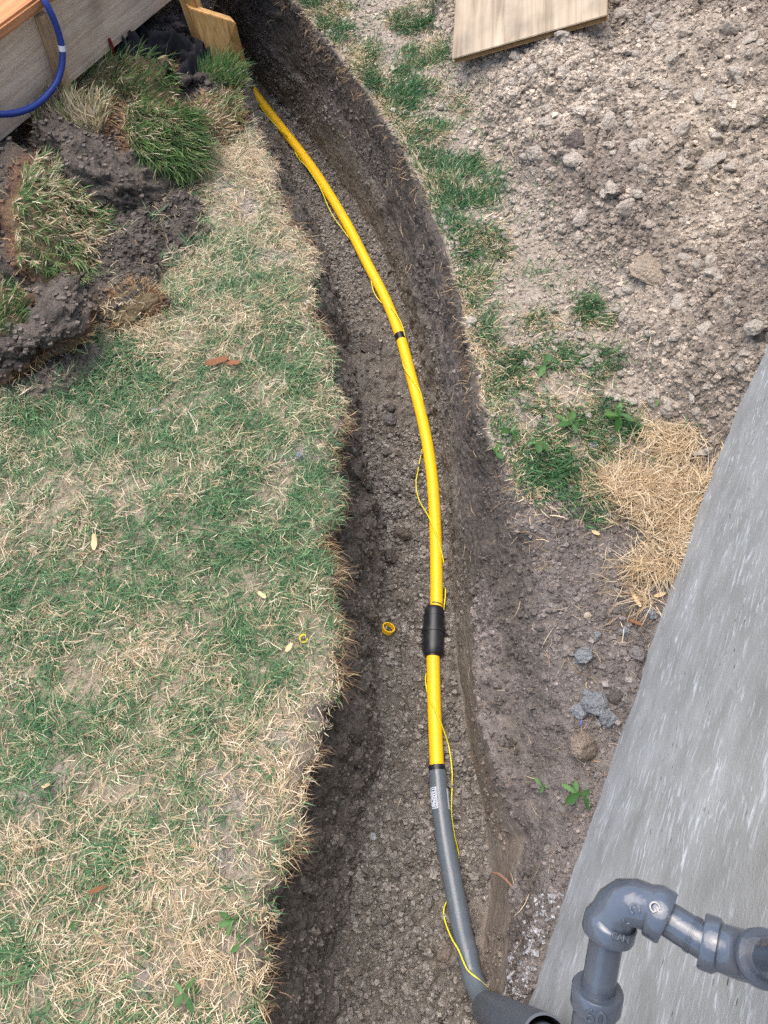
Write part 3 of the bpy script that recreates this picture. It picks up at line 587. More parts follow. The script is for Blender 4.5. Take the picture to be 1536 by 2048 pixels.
# two form boards at the trench edge
def slab4(name, c, thick, mat, label, cat, group=None):
    """a sawn board with the four front corners c (clockwise from lower left), thickness to the back"""
    c = np.array(c); n = np.cross(c[1]-c[0], c[3]-c[0]); n /= np.linalg.norm(n); n = n if n@(CP-c[0]) > 0 else -n
    ctr = c.mean(0)-n*thick/2; x = (c[3]-c[0]+c[2]-c[1]); x /= np.linalg.norm(x); y = np.cross(n, x)
    M4 = frame4(ctr, x, y, n); inv = np.array(M4.inverted()); loc = lambda p: (inv@np.append(p, 1))[:3]
    bm = bmesh.new(); v = [bm.verts.new(loc(p)) for p in c]+[bm.verts.new(loc(p-n*thick)) for p in c]
    for f in ((0, 1, 2, 3), (7, 6, 5, 4), (0, 4, 5, 1), (1, 5, 6, 2), (2, 6, 7, 3), (3, 7, 4, 0)): bm.faces.new([v[k] for k in f])
    bmesh.ops.recalc_face_normals(bm, faces=bm.faces); bmesh.ops.bevel(bm, geom=list(bm.edges), offset=.002, segments=2, affect='EDGES')
    me = bpy.data.meshes.new(name); bm.to_mesh(me); bm.free(); me.materials.append(mat)
    o = bpy.data.objects.new(name, me); COL.objects.link(o); o.matrix_basis = M4; return tag(o, label, cat, group)
g0, g1 = P(424, 158, -.02), P(492, 140, -.02)
def above(g, u, v_):                                # highest point of the vertical line over g near a photo row
    d = ray(u, v_); t = (g[1])/d[1]; return np.array([g[0], g[1], CAM_H+d[2]*t])
t0, t1 = above(g0, 384, 14), above(g1, 476, 46)
t0 = P(384, 16, .185); t1 = P(474, 47, .15)
slab4('form_board', [g0, g1, t1, t0], .045, M['stake'], 'short sawn board on end in the grass at the trench edge', 'board')
k0, k1 = P(405, 150, -.03), P(438, 158, -.03); kt1 = P(385, 8, .2)-np.array([0, .012, 0]); kt0 = P(345, -12, .22)
slab4('form_stake', [k0+[0, .03, 0], k1+[0, .05, 0], kt1+[0, .035, 0], kt0+[0, .03, 0]], .05, M['stake'], 'brown wooden stake behind the short board by the trench', 'stake')
# plywood sheet on the spoil
c_ = [(904, 122), (1214, 38), (1206, -130), (912, -130)]
zt_ = [max(on_ground(*c_[0])[2], 0)+.065, on_ground(*c_[1])[2]+.06]
pA, pB = P(904, 118, zt_[0]), P(1214, 30, zt_[1]); pd = pB-pA; pl = np.linalg.norm(pd); pxd = pd/pl
pv = P(912, -20, zt_[0]+.01)-pA; pv -= pxd*(pv@pxd); pvd = pv/np.linalg.norm(pv); pn = np.cross(pxd, pvd)
ply = empty('plywood_sheet', pA); bpy.context.view_layer.update(); tag(ply, 'weathered plywood sheet lying on the spoil heap', 'plywood')
W_ = .62; th = .018
pD = P(910, 0, zt_[0]+.01)-pA; pD[2] += .085; sk = pD/np.linalg.norm(pD)
for k in range(5):
    oz = -th*(k+.5)/5; ins = .0 if k in (0, 4) else (.0015 if k % 2 else .003)
    q4 = [pA+pxd*ins+sk*ins, pB-pxd*ins+sk*ins, pB-pxd*ins+sk*W_, pA+pxd*ins+sk*W_]
    q4 = [x+pn*(oz+th/10) for x in q4]
    o = slab4('ply_layer', q4, th/5-.0002, M['ply'] if k == 0 else M['plyedge'], None, None); o.parent = ply; o.matrix_parent_inverse = ply.matrix_basis.inverted()

# ------------------------------------------------------------------ grass
GREEN = [S(84, 124, 84), S(106, 144, 100), S(68, 106, 70), S(128, 158, 112)]
STRAW = [S(212, 194, 162), S(198, 177, 143), S(222, 207, 180), S(180, 156, 121)]
def blades(name, base, nrm, az, lean, length, width, curl, col, mat, parent=None, rows=4, twist=None):
    n = len(base); up = np.array([0, 0, 1.]); nrm = nrm/np.linalg.norm(nrm, axis=1)[:, None]
    dh = np.stack([np.cos(az), np.sin(az), 0*az], -1); dh -= nrm*(dh*nrm).sum(1)[:, None]; dh /= np.linalg.norm(dh, axis=1)[:, None]+1e-9
    side = np.cross(nrm, dh); ph = rng.uniform(-1.1, 1.1, n)[:, None]
    p = base.copy(); V = []; seg = rows-1
    for k in range(rows):
        t = k/seg; a = (lean+curl*t)[:, None]; d = nrm*np.cos(a)+dh*np.sin(a)
        sdv = side*np.cos(ph)+np.cross(d, side)*np.sin(ph); wd = (width*[.8, 1, .75, 0][k if rows == 4 else (0, 2, 3)[k]])[:, None]*.5
        if k < rows-1: V += [p-sdv*wd, p+sdv*wd]
        else: V += [p]
        p = p+d*(length/seg)[:, None]
        if twist is not None: dh = dh+side*(twist/seg)[:, None]; dh /= np.linalg.norm(dh, axis=1)[:, None]
    nv = 2*seg+1; V = np.stack(V, 1).reshape(-1, 3); o = np.arange(n)[:, None]*nv
    quads = np.concatenate([o+np.array([[2*k, 2*k+1, 2*k+3, 2*k+2]]) for k in range(seg-1)]); tris = o+np.array([[2*seg-2, 2*seg-1, 2*seg]])
    me = npmesh(name, V, [quads, tris], np.repeat(col, nv, 0)); return link(name, me, mat, parent)
def pick(pal, n, jit=.12):
    c = np.array(pal)[rng.integers(0, len(pal), n)]; return np.clip(c*(1+rng.normal(0, jit, (n, 1))), .01, .95)
def flow(p, s=70): return fbm(p*[1, 1, 0], 3.2, 3, s)*5.5+rng.normal(0, 1.15, len(p))
# lawn on the deck side: green and straw blades, thinner on bare patches
qx, qy = CEN[..., 0], CEN[..., 1]
edgeL = np.clip((xl[:-1, None]-qx), 0, 9)
dens = (qreg == 0)*(1-q(SOILM))*(1-.85*q(BAREM))*np.clip(.75+.6*fbm(CEN, 14, 3, 71), .15, 1.4)
KT = 7; nC = 37000; nG = nC*KT                     # blades grow in small tufts
pos, nr, _ = scatter(nC, dens); taz = fbm(pos*[1, 1, 0], 3.2, 3, 70)*5.5+rng.normal(0, 1.2, nC); tln = rng.lognormal(0, .28, nC)
pos = np.repeat(pos, KT, 0); nr = np.repeat(nr, KT, 0); taz = np.repeat(taz, KT); tln = np.repeat(tln, KT)
pos[:, :2] += rng.normal(0, .007, (nG, 2))
pos = pos[:]; dE0 = np.interp(pos[:, 1], ys, xl)-pos[:, 0]; pos[:, 0] -= np.where(dE0 < .002, .002-dE0, 0)
gm = fbm(pos*[1, 1, 0], 8, 4, 72)*1.05+fbm(pos*[1, 1, 0], 34, 2, 73)*.8
dE = np.interp(pos[:, 1], ys, xl)-pos[:, 0]
trend = .06+.55*np.exp(-((pos[:, 1]-.85)/.42)**2)-.18*sm(.35, .0, pos[:, 1])-.26*np.exp(-dE/.022)-.12*sm(1.3, 1.9, pos[:, 1])+.05*sm(-.2, -.7, pos[:, 0])
green = rng.random(nG) < np.clip(.50+.6*(gm+trend-.2), .06, .9)
nr = nr*.3+np.array([0, 0, .7])
ln_ = np.where(green, rng.uniform(.022, .052, nG), rng.uniform(.016, .046, nG)); lean = np.where(green, rng.uniform(.7, 1.45, nG), rng.uniform(1.05, 1.58, nG))
ln_ = ln_*np.where(dE < .03, .6, 1.)
colr = np.where(green[:, None], pick(GREEN, nG), pick(STRAW, nG)); az = taz+rng.normal(0, .75, nG); ln_ = ln_*tln*.88
az = np.where((dE < .03) & (rng.random(nG) < .12), rng.normal(0, 1.1, nG), az)
pos[:, 2] += np.where(green, 0, rng.uniform(0, .012, nG))
curl = rng.normal(.25, .35, nG)+np.where(dE < .025, .9, 0)
k = green; b_ = (pos, nr, az, lean, ln_, np.where(green, rng.uniform(.0013, .0026, nG), rng.uniform(.0009, .0019, nG)), curl, colr)
tag(blades('lawn_grass', *[x[k] for x in b_], M['grass'], rows=3, twist=rng.normal(0, .5, k.sum())), 'short green lawn grass on the deck side of the trench', 'grass', kind='stuff')
k = ~green
tag(blades('dry_lawn_straw', *[x[k] for x in b_], M['straw'], rows=3, twist=rng.normal(0, .7, k.sum())), 'dead straw-coloured grass mixed through the lawn', 'dry grass', kind='stuff')
# long tufts in front of the dug-up soil
tu = [(255, 705, .06), (300, 725, .06), (210, 735, .05), (150, 770, .06), (60, 800, .07), (20, 830, .06), (480, 860, .05), (500, 930, .06), (460, 1000, .05), (560, 640, .05), (600, 760, .05), (330, 770, .04), (110, 745, .04), (520, 1090, .05), (430, 1420, .04), (245, 1730, .05), (60, 1910, .05)]
P2 = []; 
for u, v_, r_ in tu:
    c = P(u, v_); n = int(110*(r_/.05)**2); a = rng.normal(0, .5, (n, 2))*r_; P2.append(np.column_stack([c[0]+a[:, 0], c[1]+a[:, 1], np.zeros(n)]))
P2 = np.vstack(P2); n = len(P2); 
tag(blades('long_lawn_tufts', P2, np.tile([0, 0, 1.], (n, 1)), fbm(P2, 4, 2, 75)*3+rng.normal(-2.2, .5, n), rng.uniform(.8, 1.4, n), rng.uniform(.035, .065, n), rng.uniform(.0018, .003, n), rng.normal(.3, .2, n), pick(GREEN, n), M['grass']), 'longer green tufts standing out of the lawn', 'grass', kind='stuff')
# verge between trench and spoil
VG = [(1010, 760, .08), (1050, 820, .09), (1110, 790, .08), (1150, 850, .07), (1090, 860, .09), (1180, 900, .06), (1060, 700, .06), (600, 30, .09), (640, 70, .09), (680, 110, .08), (640, 20, .09), (700, 150, .07), (760, 150, .08), (740, 110, .06), (850, 110, .07), (820, 40, .08), (830, 190, .08), (880, 215, .07), (790, 215, .08), (760, 205, .06), (840, 250, .09), (800, 280, .06), (850, 340, .08), (900, 370, .1), (960, 345, .06), (930, 385, .08), (870, 400, .06), (890, 470, .07), (950, 490, .07), (920, 530, .09), (910, 570, .06), (980, 510, .05), (900, 600, .05), (950, 620, .06), (1000, 640, .06), (1165, 622, .05), (1100, 640, .05), (1070, 650, .04), (970, 700, .06), (1020, 715, .07), (1075, 770, .08), (1175, 715, .07), (1130, 740, .06), (1000, 790, .06), (1030, 860, .07), (1080, 905, .09), (1000, 890, .04), (1120, 940, .07), (1060, 945, .06), (1160, 975, .06), (1190, 1030, .03), (1220, 650, .025), (1260, 855, .03), (1200, 820, .05)]
SG = [(1260, 920, .05), (1290, 885, .06), (1340, 960, .07), (1360, 1010, .06), (1320, 1060, .07), (1300, 1120, .05), (1260, 970, .07), (1380, 985, .04), (1290, 1000, .08), (1280, 1190, .03), (1340, 905, .05)]
bv = blobs(qx, qy, VG, .45); bs = np.clip(blobs(qx, qy, SG, .95)*1.3+1.5*fbm(CEN, 16, 3, 74)-.35, 0.02, 1)*(blobs(qx, qy, SG, .98) > 0)
edr = np.exp(-np.clip(qx-xr[:-1, None], 0, 9)/.03)*(qy > .82)*(qy < 3.2)
dv = (qreg == 5)*np.clip(bv*np.clip(.6+1.5*fbm(CEN, 16, 3, 76), .05, 1.6)+.55*edr+.07*(1-q(HEAPM))*(qy > .8)*np.clip(.4+1.5*fbm(CEN, 12, 3, 82), 0, 1), 0, 2)*(1-.75*bs)
n = 32000; pos, nr, _ = scatter(n, dv); nr = nr*.4+np.array([0, 0, .6])
dR = pos[:, 0]-np.interp(pos[:, 1], ys, xr)
gr_ = rng.random(n) < np.clip(.6+.8*fbm(pos*[1, 1, 0], 12, 3, 77)-.45*np.exp(-np.clip(dR, 0, 9)/.03)+.2*sm(1.2, .9, pos[:, 1]), .08, .95)
az = np.where(.45*np.exp(-np.clip(dR, 0, 9)/.02) > rng.random(n), rng.normal(math.pi, 1.1, n), flow(pos, 78))
cc = np.where(gr_[:, None], pick([S(60, 104, 66), S(82, 124, 80), S(48, 86, 56), S(100, 136, 88)], n), pick(STRAW, n))
ln_ = rng.uniform(.018, .048, n)*np.where(dR < .025, .7, 1); le_ = np.where(gr_, rng.uniform(.4, 1.35, n), rng.uniform(.9, 1.6, n))
tag(blades('verge_grass', pos, nr, az, le_, ln_, rng.uniform(.0014, .0027, n), rng.normal(.3, .4, n), cc, M['grass'], twist=rng.normal(0, .5, n)), 'patchy green and dry grass between the trench and the spoil heap', 'grass', kind='stuff')
# mat of dead straw by the wall
ds_ = (qreg >= 4)*bs*np.clip(.8+fbm(CEN, 14, 2, 79), .2, 1.5); n = 6500; pos, nr, _ = scatter(n, ds_)
pos[:, 2] += rng.uniform(0, .028, n)*np.clip(blobs(pos[:, 0], pos[:, 1], SG, .5)+.2, 0, 1)
az = -.9+fbm(pos*[1, 1, 0], 6, 2, 80)*3.4+rng.normal(0, .95, n)
tag(blades('dead_straw_mat', pos, nr*.5+[0, 0, .5], az, rng.uniform(1.2, 1.65, n), rng.uniform(.015, .075, n), rng.uniform(.0009, .0018, n), rng.normal(.35, .3, n), pick([S(202, 182, 148), S(188, 164, 128), S(214, 196, 166), S(164, 138, 104)], n), M['straw'], twist=rng.normal(0, .8, n)), 'matted dead straw against the concrete wall', 'straw', kind='stuff')
# fine roots hanging out of both trench edges, and loose straw bits on the soil
def edge_roots(n, xs, side):
    y = rng.uniform(-.2, 3., n); y = y[(vnoise(np.stack([y*14, y*0, y*0], -1), 81) > .0)]; m = len(y)
    p = np.column_stack([np.interp(y, ys, xs)+rng.normal(0, .008, m)-side*.004, y, rng.uniform(-.035, .004, m)])
    return p
pa = edge_roots(2000, xl, 1); pb = edge_roots(2000, xr, -1); pb = pb[pb[:, 1] > .8]
for u, v_, m in [(652, 478, 160), (640, 440, 110), (668, 640, 130), (692, 840, 120), (700, 900, 90), (700, 1095, 220), (690, 1140, 160), (700, 1250, 110), (712, 1330, 120), (650, 1700, 150), (560, 2000, 100), (600, 400, 80), (560, 290, 70)]:
    g_ = P(u, v_); y_ = g_[1]+rng.normal(0, .022, m); pa = np.vstack([pa, np.column_stack([np.interp(y_, ys, xl)+rng.normal(-.004, .01, m), y_, rng.uniform(-.05, .008, m)])])
for u, v_, m in [(965, 735, 110), (880, 570, 90), (1075, 1040, 120), (1120, 1100, 150), (800, 320, 80), (690, 140, 90), (600, 90, 90)]:
    g_ = P(u, v_); y_ = g_[1]+rng.normal(0, .025, m); pb = np.vstack([pb, np.column_stack([np.interp(y_, ys, xr)+rng.normal(.004, .012, m), y_, np.interp(y_, ys, zr)+rng.uniform(-.03, .01, m)])])
for nm, p_, a0 in (('turf_edge_roots', pa, 0.), ('verge_edge_roots', pb, math.pi)):
    n = len(p_); tag(blades(nm, p_, np.tile([0, 0, 1.], (n, 1)), rng.normal(a0, 1.1, n), rng.uniform(1.3, 2.3, n), rng.uniform(.015, .05, n), rng.uniform(.0007, .0015, n), rng.normal(.9, .5, n), pick([S(166, 138, 102), S(120, 94, 72), S(184, 162, 126), S(96, 74, 58)], n), M['straw'], twist=rng.normal(0, 1.2, n)), 'dry roots and straw hanging over the %s trench edge' % ('lawn-side' if a0 == 0 else 'spoil-side'), 'roots', kind='stuff')
wl = (qreg == 4)*.8+(qreg == 2)*.12+(qreg == 5)*(1-q(HEAPM))*(qy < .95)*2.5+(qreg == 0)*q(SOILM)*1.0
n = 1100; pos, nr, _ = scatter(n, wl)
tag(blades('loose_root_bits', pos+nr*.003, nr, rng.uniform(0, 6.3, n), rng.uniform(1.3, 1.7, n), rng.uniform(.012, .06, n), rng.uniform(.0006, .0015, n), rng.normal(0, .5, n), pick([S(186, 160, 124), S(150, 118, 88), S(206, 184, 150)], n), M['straw'], twist=rng.normal(0, 1.5, n)), 'loose straw and root bits on the bare soil', 'straw', kind='stuff')

# ------------------------------------------------------------------ clods and crumbs
def ico(sub):
    bm = bmesh.new(); bmesh.ops.create_icosphere(bm, subdivisions=sub, radius=1); v = np.array([list(x.co) for x in bm.verts]); f = np.array([[y.index for y in x.verts] for x in bm.faces]); bm.free(); return v, f
ICO = {s: ico(s) for s in (1, 2, 3, 4, 5)}
def rock_v(sub, seed, rough=.35):
    v, f = ICO[sub]; s = np.array([1, 1, .72])
    o = np.random.default_rng(seed).uniform(-50, 50, 3)
    d = 1+rough*fbm(v+o, 1.3, 3, seed)+rough*.35*fbm(v+o, 4, 2, seed+1)
    p = v*d[:, None]
    r2 = np.random.default_rng(seed+99)              # chip flat facets off it
    for _ in range(8):
        n = r2.normal(size=3); n /= np.linalg.norm(n); h = r2.uniform(.55, .85); e = p@n-h; p = p-np.where(e > 0, e, 0)[:, None]*n*.85
    return p*s, f
CUB = (np.array([[x, y, z] for x in (-1, 1) for y in (-1, 1) for z in (-1, 1)], float), np.array([[0, 1, 3], [0, 3, 2], [4, 6, 7], [4, 7, 5], [0, 4, 5], [0, 5, 1], [2, 3, 7], [2, 7, 6], [0, 2, 6], [0, 6, 4], [1, 5, 7], [1, 7, 3]]))
def cub(k):
    r2 = np.random.default_rng(900+k); return CUB[0]*.72*r2.uniform(.55, 1.2, (8, 3))*np.array([1, 1, .75]), CUB[1]
VARI = {0: [cub(k) for k in range(16)], 1: [rock_v(1, 100+k, .45) for k in range(10)], 2: [rock_v(2, 200+k, .4) for k in range(10)]}
def crumbs(name, n, wgt, rmin, rmax, pw, sub, colf, label, cat='soil crumbs', sink=.25):
    pos, nr, c = scatter(n, wgt); r = rmin*(1-rng.random(n)*(1-(rmin/rmax)**pw))**(-1/pw); V, F, Cc = [], [], []; o = 0
    which = rng.integers(0, len(VARI[sub]), n); an = rng.uniform(0, 6.283, n); tl = rng.normal(0, .5, n); col = colf(c, n)
    for k, (bv_, bf) in enumerate(VARI[sub]):
        m = np.where(which == k)[0]
        ca, sa = np.cos(an[m])[:, None], np.sin(an[m])[:, None]; x, y, z = bv_[None, :, 0], bv_[None, :, 1], bv_[None, :, 2]
        x, y = x*ca-y*sa, x*sa+y*ca; ct, st_ = np.cos(tl[m])[:, None], np.sin(tl[m])[:, None]; y, z = y*ct-z*st_, y*st_+z*ct
        q_ = np.stack([x, y, z], -1)*r[m][:, None, None]*rng.uniform(.8, 1.25, (len(m), 1, 3))+(pos[m]+nr[m]*(r[m]*(.72-sink-.3))[:, None])[:, None]
        V.append(q_.reshape(-1, 3)); F.append((np.arange(len(m))[:, None, None]*len(bv_)+bf[None]+o).reshape(-1, 3)); o += len(m)*len(bv_); Cc.append(np.repeat(col[m], len(bv_), 0))
    return tag(link(name, npmesh(name, np.vstack(V), F, np.vstack(Cc), smooth=sub > 1), M['clod']), label, cat, kind='stuff')
def jit(lo, hi, tint=.0):
    def f(c, n): return np.clip(c*rng.uniform(lo, hi, (n, 1))+rng.normal(0, tint, (n, 3)), .02, .8)
    return f
hw = (qreg == 5)*np.clip(q(HEAPM)+.42*(1-.6*bv), 0, 1)*(np.clip(.7+.9*fbm(CEN, 5, 3, 90), .1, 1.6))*(1-bs)*(qy > .85)
crumbs('spoil_crumbs', 32000, hw, .0026, .011, 2.1, 0, jit(1.0, 1.7), 'pale dry soil crumbs covering the spoil heap')
crumbs('spoil_lumps', 3200, hw*(.4+q(HEAPM)), .006, .017, 2.6, 1, jit(1.0, 1.65), 'pale dry soil lumps strewn over the spoil heap')
tw_ = (qreg == 2)*np.clip(.6+1.3*fbm(CEN, 5, 3, 91), .05, 1.5)
crumbs('trench_floor_crumbs', 18000, tw_, .0022, .010, 1.9, 0, lambda c, n: np.clip(S(150, 143, 134)*rng.uniform(.5, 1.45, (n, 1)), .03, .8), 'grey-brown crumbs on the trench floor')
crumbs('trench_floor_lumps', 700, tw_, .007, .016, 2.4, 1, lambda c, n: np.clip(S(146, 139, 132)*rng.uniform(.6, 1.3, (n, 1)), .03, .8), 'grey lumps of soil on the trench floor')
bw = ((qreg == 4)*np.clip(.3+.6*sm(.9, .6, qy)+1.2*fbm(CEN, 6, 3, 92), .02, 1.5)+(qreg == 5)*(qy < .95)*1.1+(qreg == 1)*.45+(qreg == 3)*np.clip(-.15+1.6*fbm(CEN, 9, 3, 94)+.35*sm(.5, .9, qy), 0, 1))
crumbs('bank_crumbs', 22000, bw, .002, .009, 2.1, 0, lambda c, n: np.clip(c*rng.uniform(.8, 1.9, (n, 1))*np.array([1, 1.0, 1.02]), .03, .8), 'dark crumbs on the sloping trench bank')
crumbs('bank_lumps', 420, (qreg == 4)*(qy < .75)*1.+(qreg == 5)*(qy < .9)*2., .005, .013, 2.4, 1, jit(.85, 1.4), 'small lumps on the trench bank near the wall')
crumbs('dug_soil_crumbs', 12000, (qreg == 0)*q(SOILM), .003, .011, 2.1, 0, jit(.75, 1.6), 'dark crumbs of dug-up topsoil among the sods')
crumbs('lawn_dust_crumbs', 3500, (qreg == 0)*(q(BAREM)+.05)*(1-q(SOILM)), .0018, .006, 2.2, 0, jit(.8, 1.2), 'small grey crumbs on bare lawn patches')
crumbs('verge_lumps', 1500, (qreg == 5)*(1-q(HEAPM))*(qy > .85)*np.clip(.5+1.2*fbm(CEN, 7, 3, 93), .05, 1.5)*(1-bs), .004, .014, 2.1, 1, lambda c, n: np.clip(S(184, 174, 160)*rng.uniform(.75, 1.15, (n, 1)), .03, .8), 'pale soil lumps lying among the verge grass', sink=-.1)
# lime-white mortar crumbs where the wall meets the trench bottom
mw = (qreg >= 4)*(qy < .09)*(qy > -.25)*np.exp(-np.abs(qx-(WX(qy)-.02))/.016)
crumbs('mortar_crumbs', 520, mw, .002, .0075, 2., 0, lambda c, n: np.clip(S(206, 204, 204)*rng.uniform(.45, 1.0, (n, 1)), 0, .9), 'white mortar crumbs along the foot of the concrete wall')

GREYS, BROWN, PALE, DARK = S(132, 134, 136), S(140, 126, 112), S(184, 172, 156), S(92, 86, 82)
def clod(name, u, v_, rpx, col, label, cat, group=None, flat=.8, seed=0, sub=4, rough=.4):
    g = on_ground(u, v_); Z = (g-CP)@FW; r = rpx*Z/FPX
    p, f = rock_v(sub, 300+seed, rough); p = p*np.array([1, 1, flat/.72]); w_, _ = worley(p+seed, 3.2, seed); p = p*(1+.10*w_+.05*fbm(p, 9, 2, seed))[:, None]
    a = seed*1.7; ca, sa = math.cos(a), math.sin(a); p = np.column_stack([p[:, 0]*ca-p[:, 1]*sa, p[:, 0]*sa+p[:, 1]*ca, p[:, 2]])*r
    cv = np.clip(col*(1+.22*fbm(p/r, 2.2, 3, seed+5))[:, None], .02, .85)
    me = npmesh(name, p, [f], cv, smooth=True); me.set_sharp_from_angle(angle=R_(38))
    o = link(name, me, M['clod']); o.location = Vector(g)+Vector((0, 0, r*flat*.35)); return tag(o, label, cat, group)
clod('round_clod', 1166, 1500, 29, BROWN, 'round pitted brown clod beside the foot of the concrete wall', 'clod', flat=.95, seed=1, rough=.22)
clod('grey_chunk', 1190, 1408, 26, GREYS, 'largest blue-grey mortar chunk above the round brown clod', 'mortar chunk', seed=2)
clod('grey_chunk', 1160, 1425, 16, GREYS*1.1, 'pale grey flat chip touching the largest mortar chunk', 'mortar chunk', seed=3, flat=.5)
clod('grey_chunk', 1215, 1438, 18, GREYS, 'grey mortar chunk between the largest chunk and the wall', 'mortar chunk', seed=4)
clod('grey_chunk', 1176, 1390, 13, GREYS, 'small grey chunk just above the largest mortar chunk', 'mortar chunk', seed=5)
clod('dark_stone', 1232, 1395, 15, DARK*1.1, 'dark rounded stone in the straw against the wall', 'stone', seed=6, rough=.15)
clod('grey_chunk', 1168, 1312, 18, GREYS, 'grey mortar lump lying alone below the straw mat', 'mortar chunk', seed=7)
clod('grey_chunk', 1277, 1308, 16, S(128, 122, 118), 'brown-grey lump touching the wall below the straw', 'clod', seed=8)
clod('grey_chunk', 1302, 1228, 13, GREYS*1.15, 'light grey chunk at the wall beneath the straw mat', 'mortar chunk', seed=9)
clod('grey_chunk', 1250, 1262, 9, GREYS*1.1, 'small grey chip between the straw mat and the trench bank', 'mortar chunk', seed=10)
clod('grey_chunk', 1195, 1272, 8, GREYS*1.05, 'little grey chip left of the other chips below the straw', 'mortar chunk', seed=11)
clod('white_stone', 1175, 1232, 8, S(196, 182, 160), 'small cream pebble on the bank below the straw', 'pebble', seed=12)
clod('pale_block', 1318, 722, 26, PALE, 'flat pale angular block on the heap nearest the wall', 'clod', seed=13, flat=.6)
clod('big_brown_clod', 1310, 548, 55, S(160, 145, 127), 'large brown slab of soil half buried in the middle of the heap', 'clod', seed=14, flat=.32, rough=.55)
clod('big_brown_clod', 1395, 665, 30, S(150, 138, 122), 'broad crumbly clod lying right of the flat pale block', 'clod', seed=15, flat=.6)
clod('tall_clod', 1128, 372, 26, S(158, 144, 128), 'tall oblong clod at the edge of grass and heap', 'clod', seed=16, flat=1.)
clod('round_stone', 1122, 412, 17, S(146, 138, 130), 'rounded grey stone below the tall oblong clod', 'stone', seed=17, rough=.15)
clod('dark_clod', 1148, 285, 20, S(112, 102, 96), 'dark clod among pale ones below the plywood', 'clod', seed=18)
clod('pale_clod', 978, 126, 15, PALE, 'pale crumbly clod at the corner of the plywood sheet', 'clod', seed=19)
clod('pale_clod', 1032, 115, 12, PALE, 'pale clod at the middle of the plywood edge', 'clod', seed=20)
clod('pale_clod', 1160, 228, 13, S(196, 184, 168), 'whitish smooth clod below the plywood sheet', 'clod', seed=21)
clod('grey_stone', 780, 842, 14, S(118, 114, 114), 'smooth grey stone on the trench floor left of the pipe', 'stone', seed=22, rough=.15)
clod('grey_stone', 782, 815, 10, S(112, 106, 102), 'darker small stone just above the smooth grey trench stone', 'stone', seed=23, rough=.2)
clod('floor_clod', 745, 690, 22, S(104, 96, 90), 'flat dark clod on the trench floor near the black tape', 'clod', seed=24, flat=.35)
clod('floor_clod', 806, 1068, 16, S(112, 102, 94), 'brown clod beside the pipe at mid trench', 'clod', seed=25)
clod('floor_clod', 780, 1112, 15, S(106, 98, 92), 'lump in the trench above the coupling', 'clod', seed=26)
clod('floor_clod', 890, 1905, 20, S(130, 118, 106), 'flat brown clod under the bend of the grey riser', 'clod', seed=27, flat=.4)
clod('pale_chip', 746, 1673, 8, S(180, 182, 184), 'whitish stone chip on the trench floor left of the riser', 'stone', seed=28)
clod('lawn_stone', 598, 912, 9, S(150, 150, 156), 'grey stone lying in thin lawn near the trench edge', 'stone', seed=29)
clod('lawn_stone', 308, 822, 7, S(190, 196, 204), 'small whitish stone in the middle of the lawn', 'stone', seed=30)
clod('straw_stone', 1362, 945, 12, S(122, 130, 146), 'blue-grey stone resting on the straw mat', 'stone', seed=31)
clod('straw_stone', 1292, 985, 9, S(120, 118, 118), 'grey stone sunk in the straw mat', 'stone', seed=32)
clod('cream_pebble', 787, 140, 8, S(206, 196, 176), 'cream pebble in the verge grass nearest the trench top', 'pebble', seed=33, rough=.15)
clod('cream_pebble', 786, 223, 7, S(206, 196, 176), 'second cream pebble lower down in the verge grass', 'pebble', seed=34, rough=.15)
clod('pale_pebble', 1188, 892, 8, S(206, 204, 200), 'white pebble among the weeds above the straw', 'pebble', seed=35)
# medium clods, alike: copies of eight shapes
proto = []
for k in range(8):
    p, f = rock_v(3, 500+k, .42); w_, _ = worley(p+k, 3.4, k); p = p*(1+.12*w_)[:, None]
    me = npmesh('soil_clod', p, [f], np.clip(S(182, 171, 157)*(.95+.25*fbm(p, 2, 3, k))[:, None], .02, .8)); me.set_sharp_from_angle(angle=R_(40)); me.materials.append(M['clod']); proto.append(me)
pos, nr, _ = scatter(170, (qreg == 5)*q(HEAPM)*(qy > .8)*(VV[...] > -20)*(UU < 1540)*(UU > 0))
for k in range(170):
    o = bpy.data.objects.new('soil_clod', proto[k % 8]); COL.objects.link(o); r = float(np.clip(rng.lognormal(-4.25, .33), .010, .030))
    o.scale = (r*rng.uniform(.85, 1.25), r*rng.uniform(.85, 1.25), r*rng.uniform(.7, 1)); o.rotation_euler = (rng.normal(0, .4), rng.normal(0, .4), rng.uniform(0, 6.28)); o.location = Vector(pos[k]+nr[k]*r*.15)
    tag(o, 'fist-sized or smaller dry pale clod lying on the spoil heap', 'clod', 'dry clods strewn over the spoil heap')

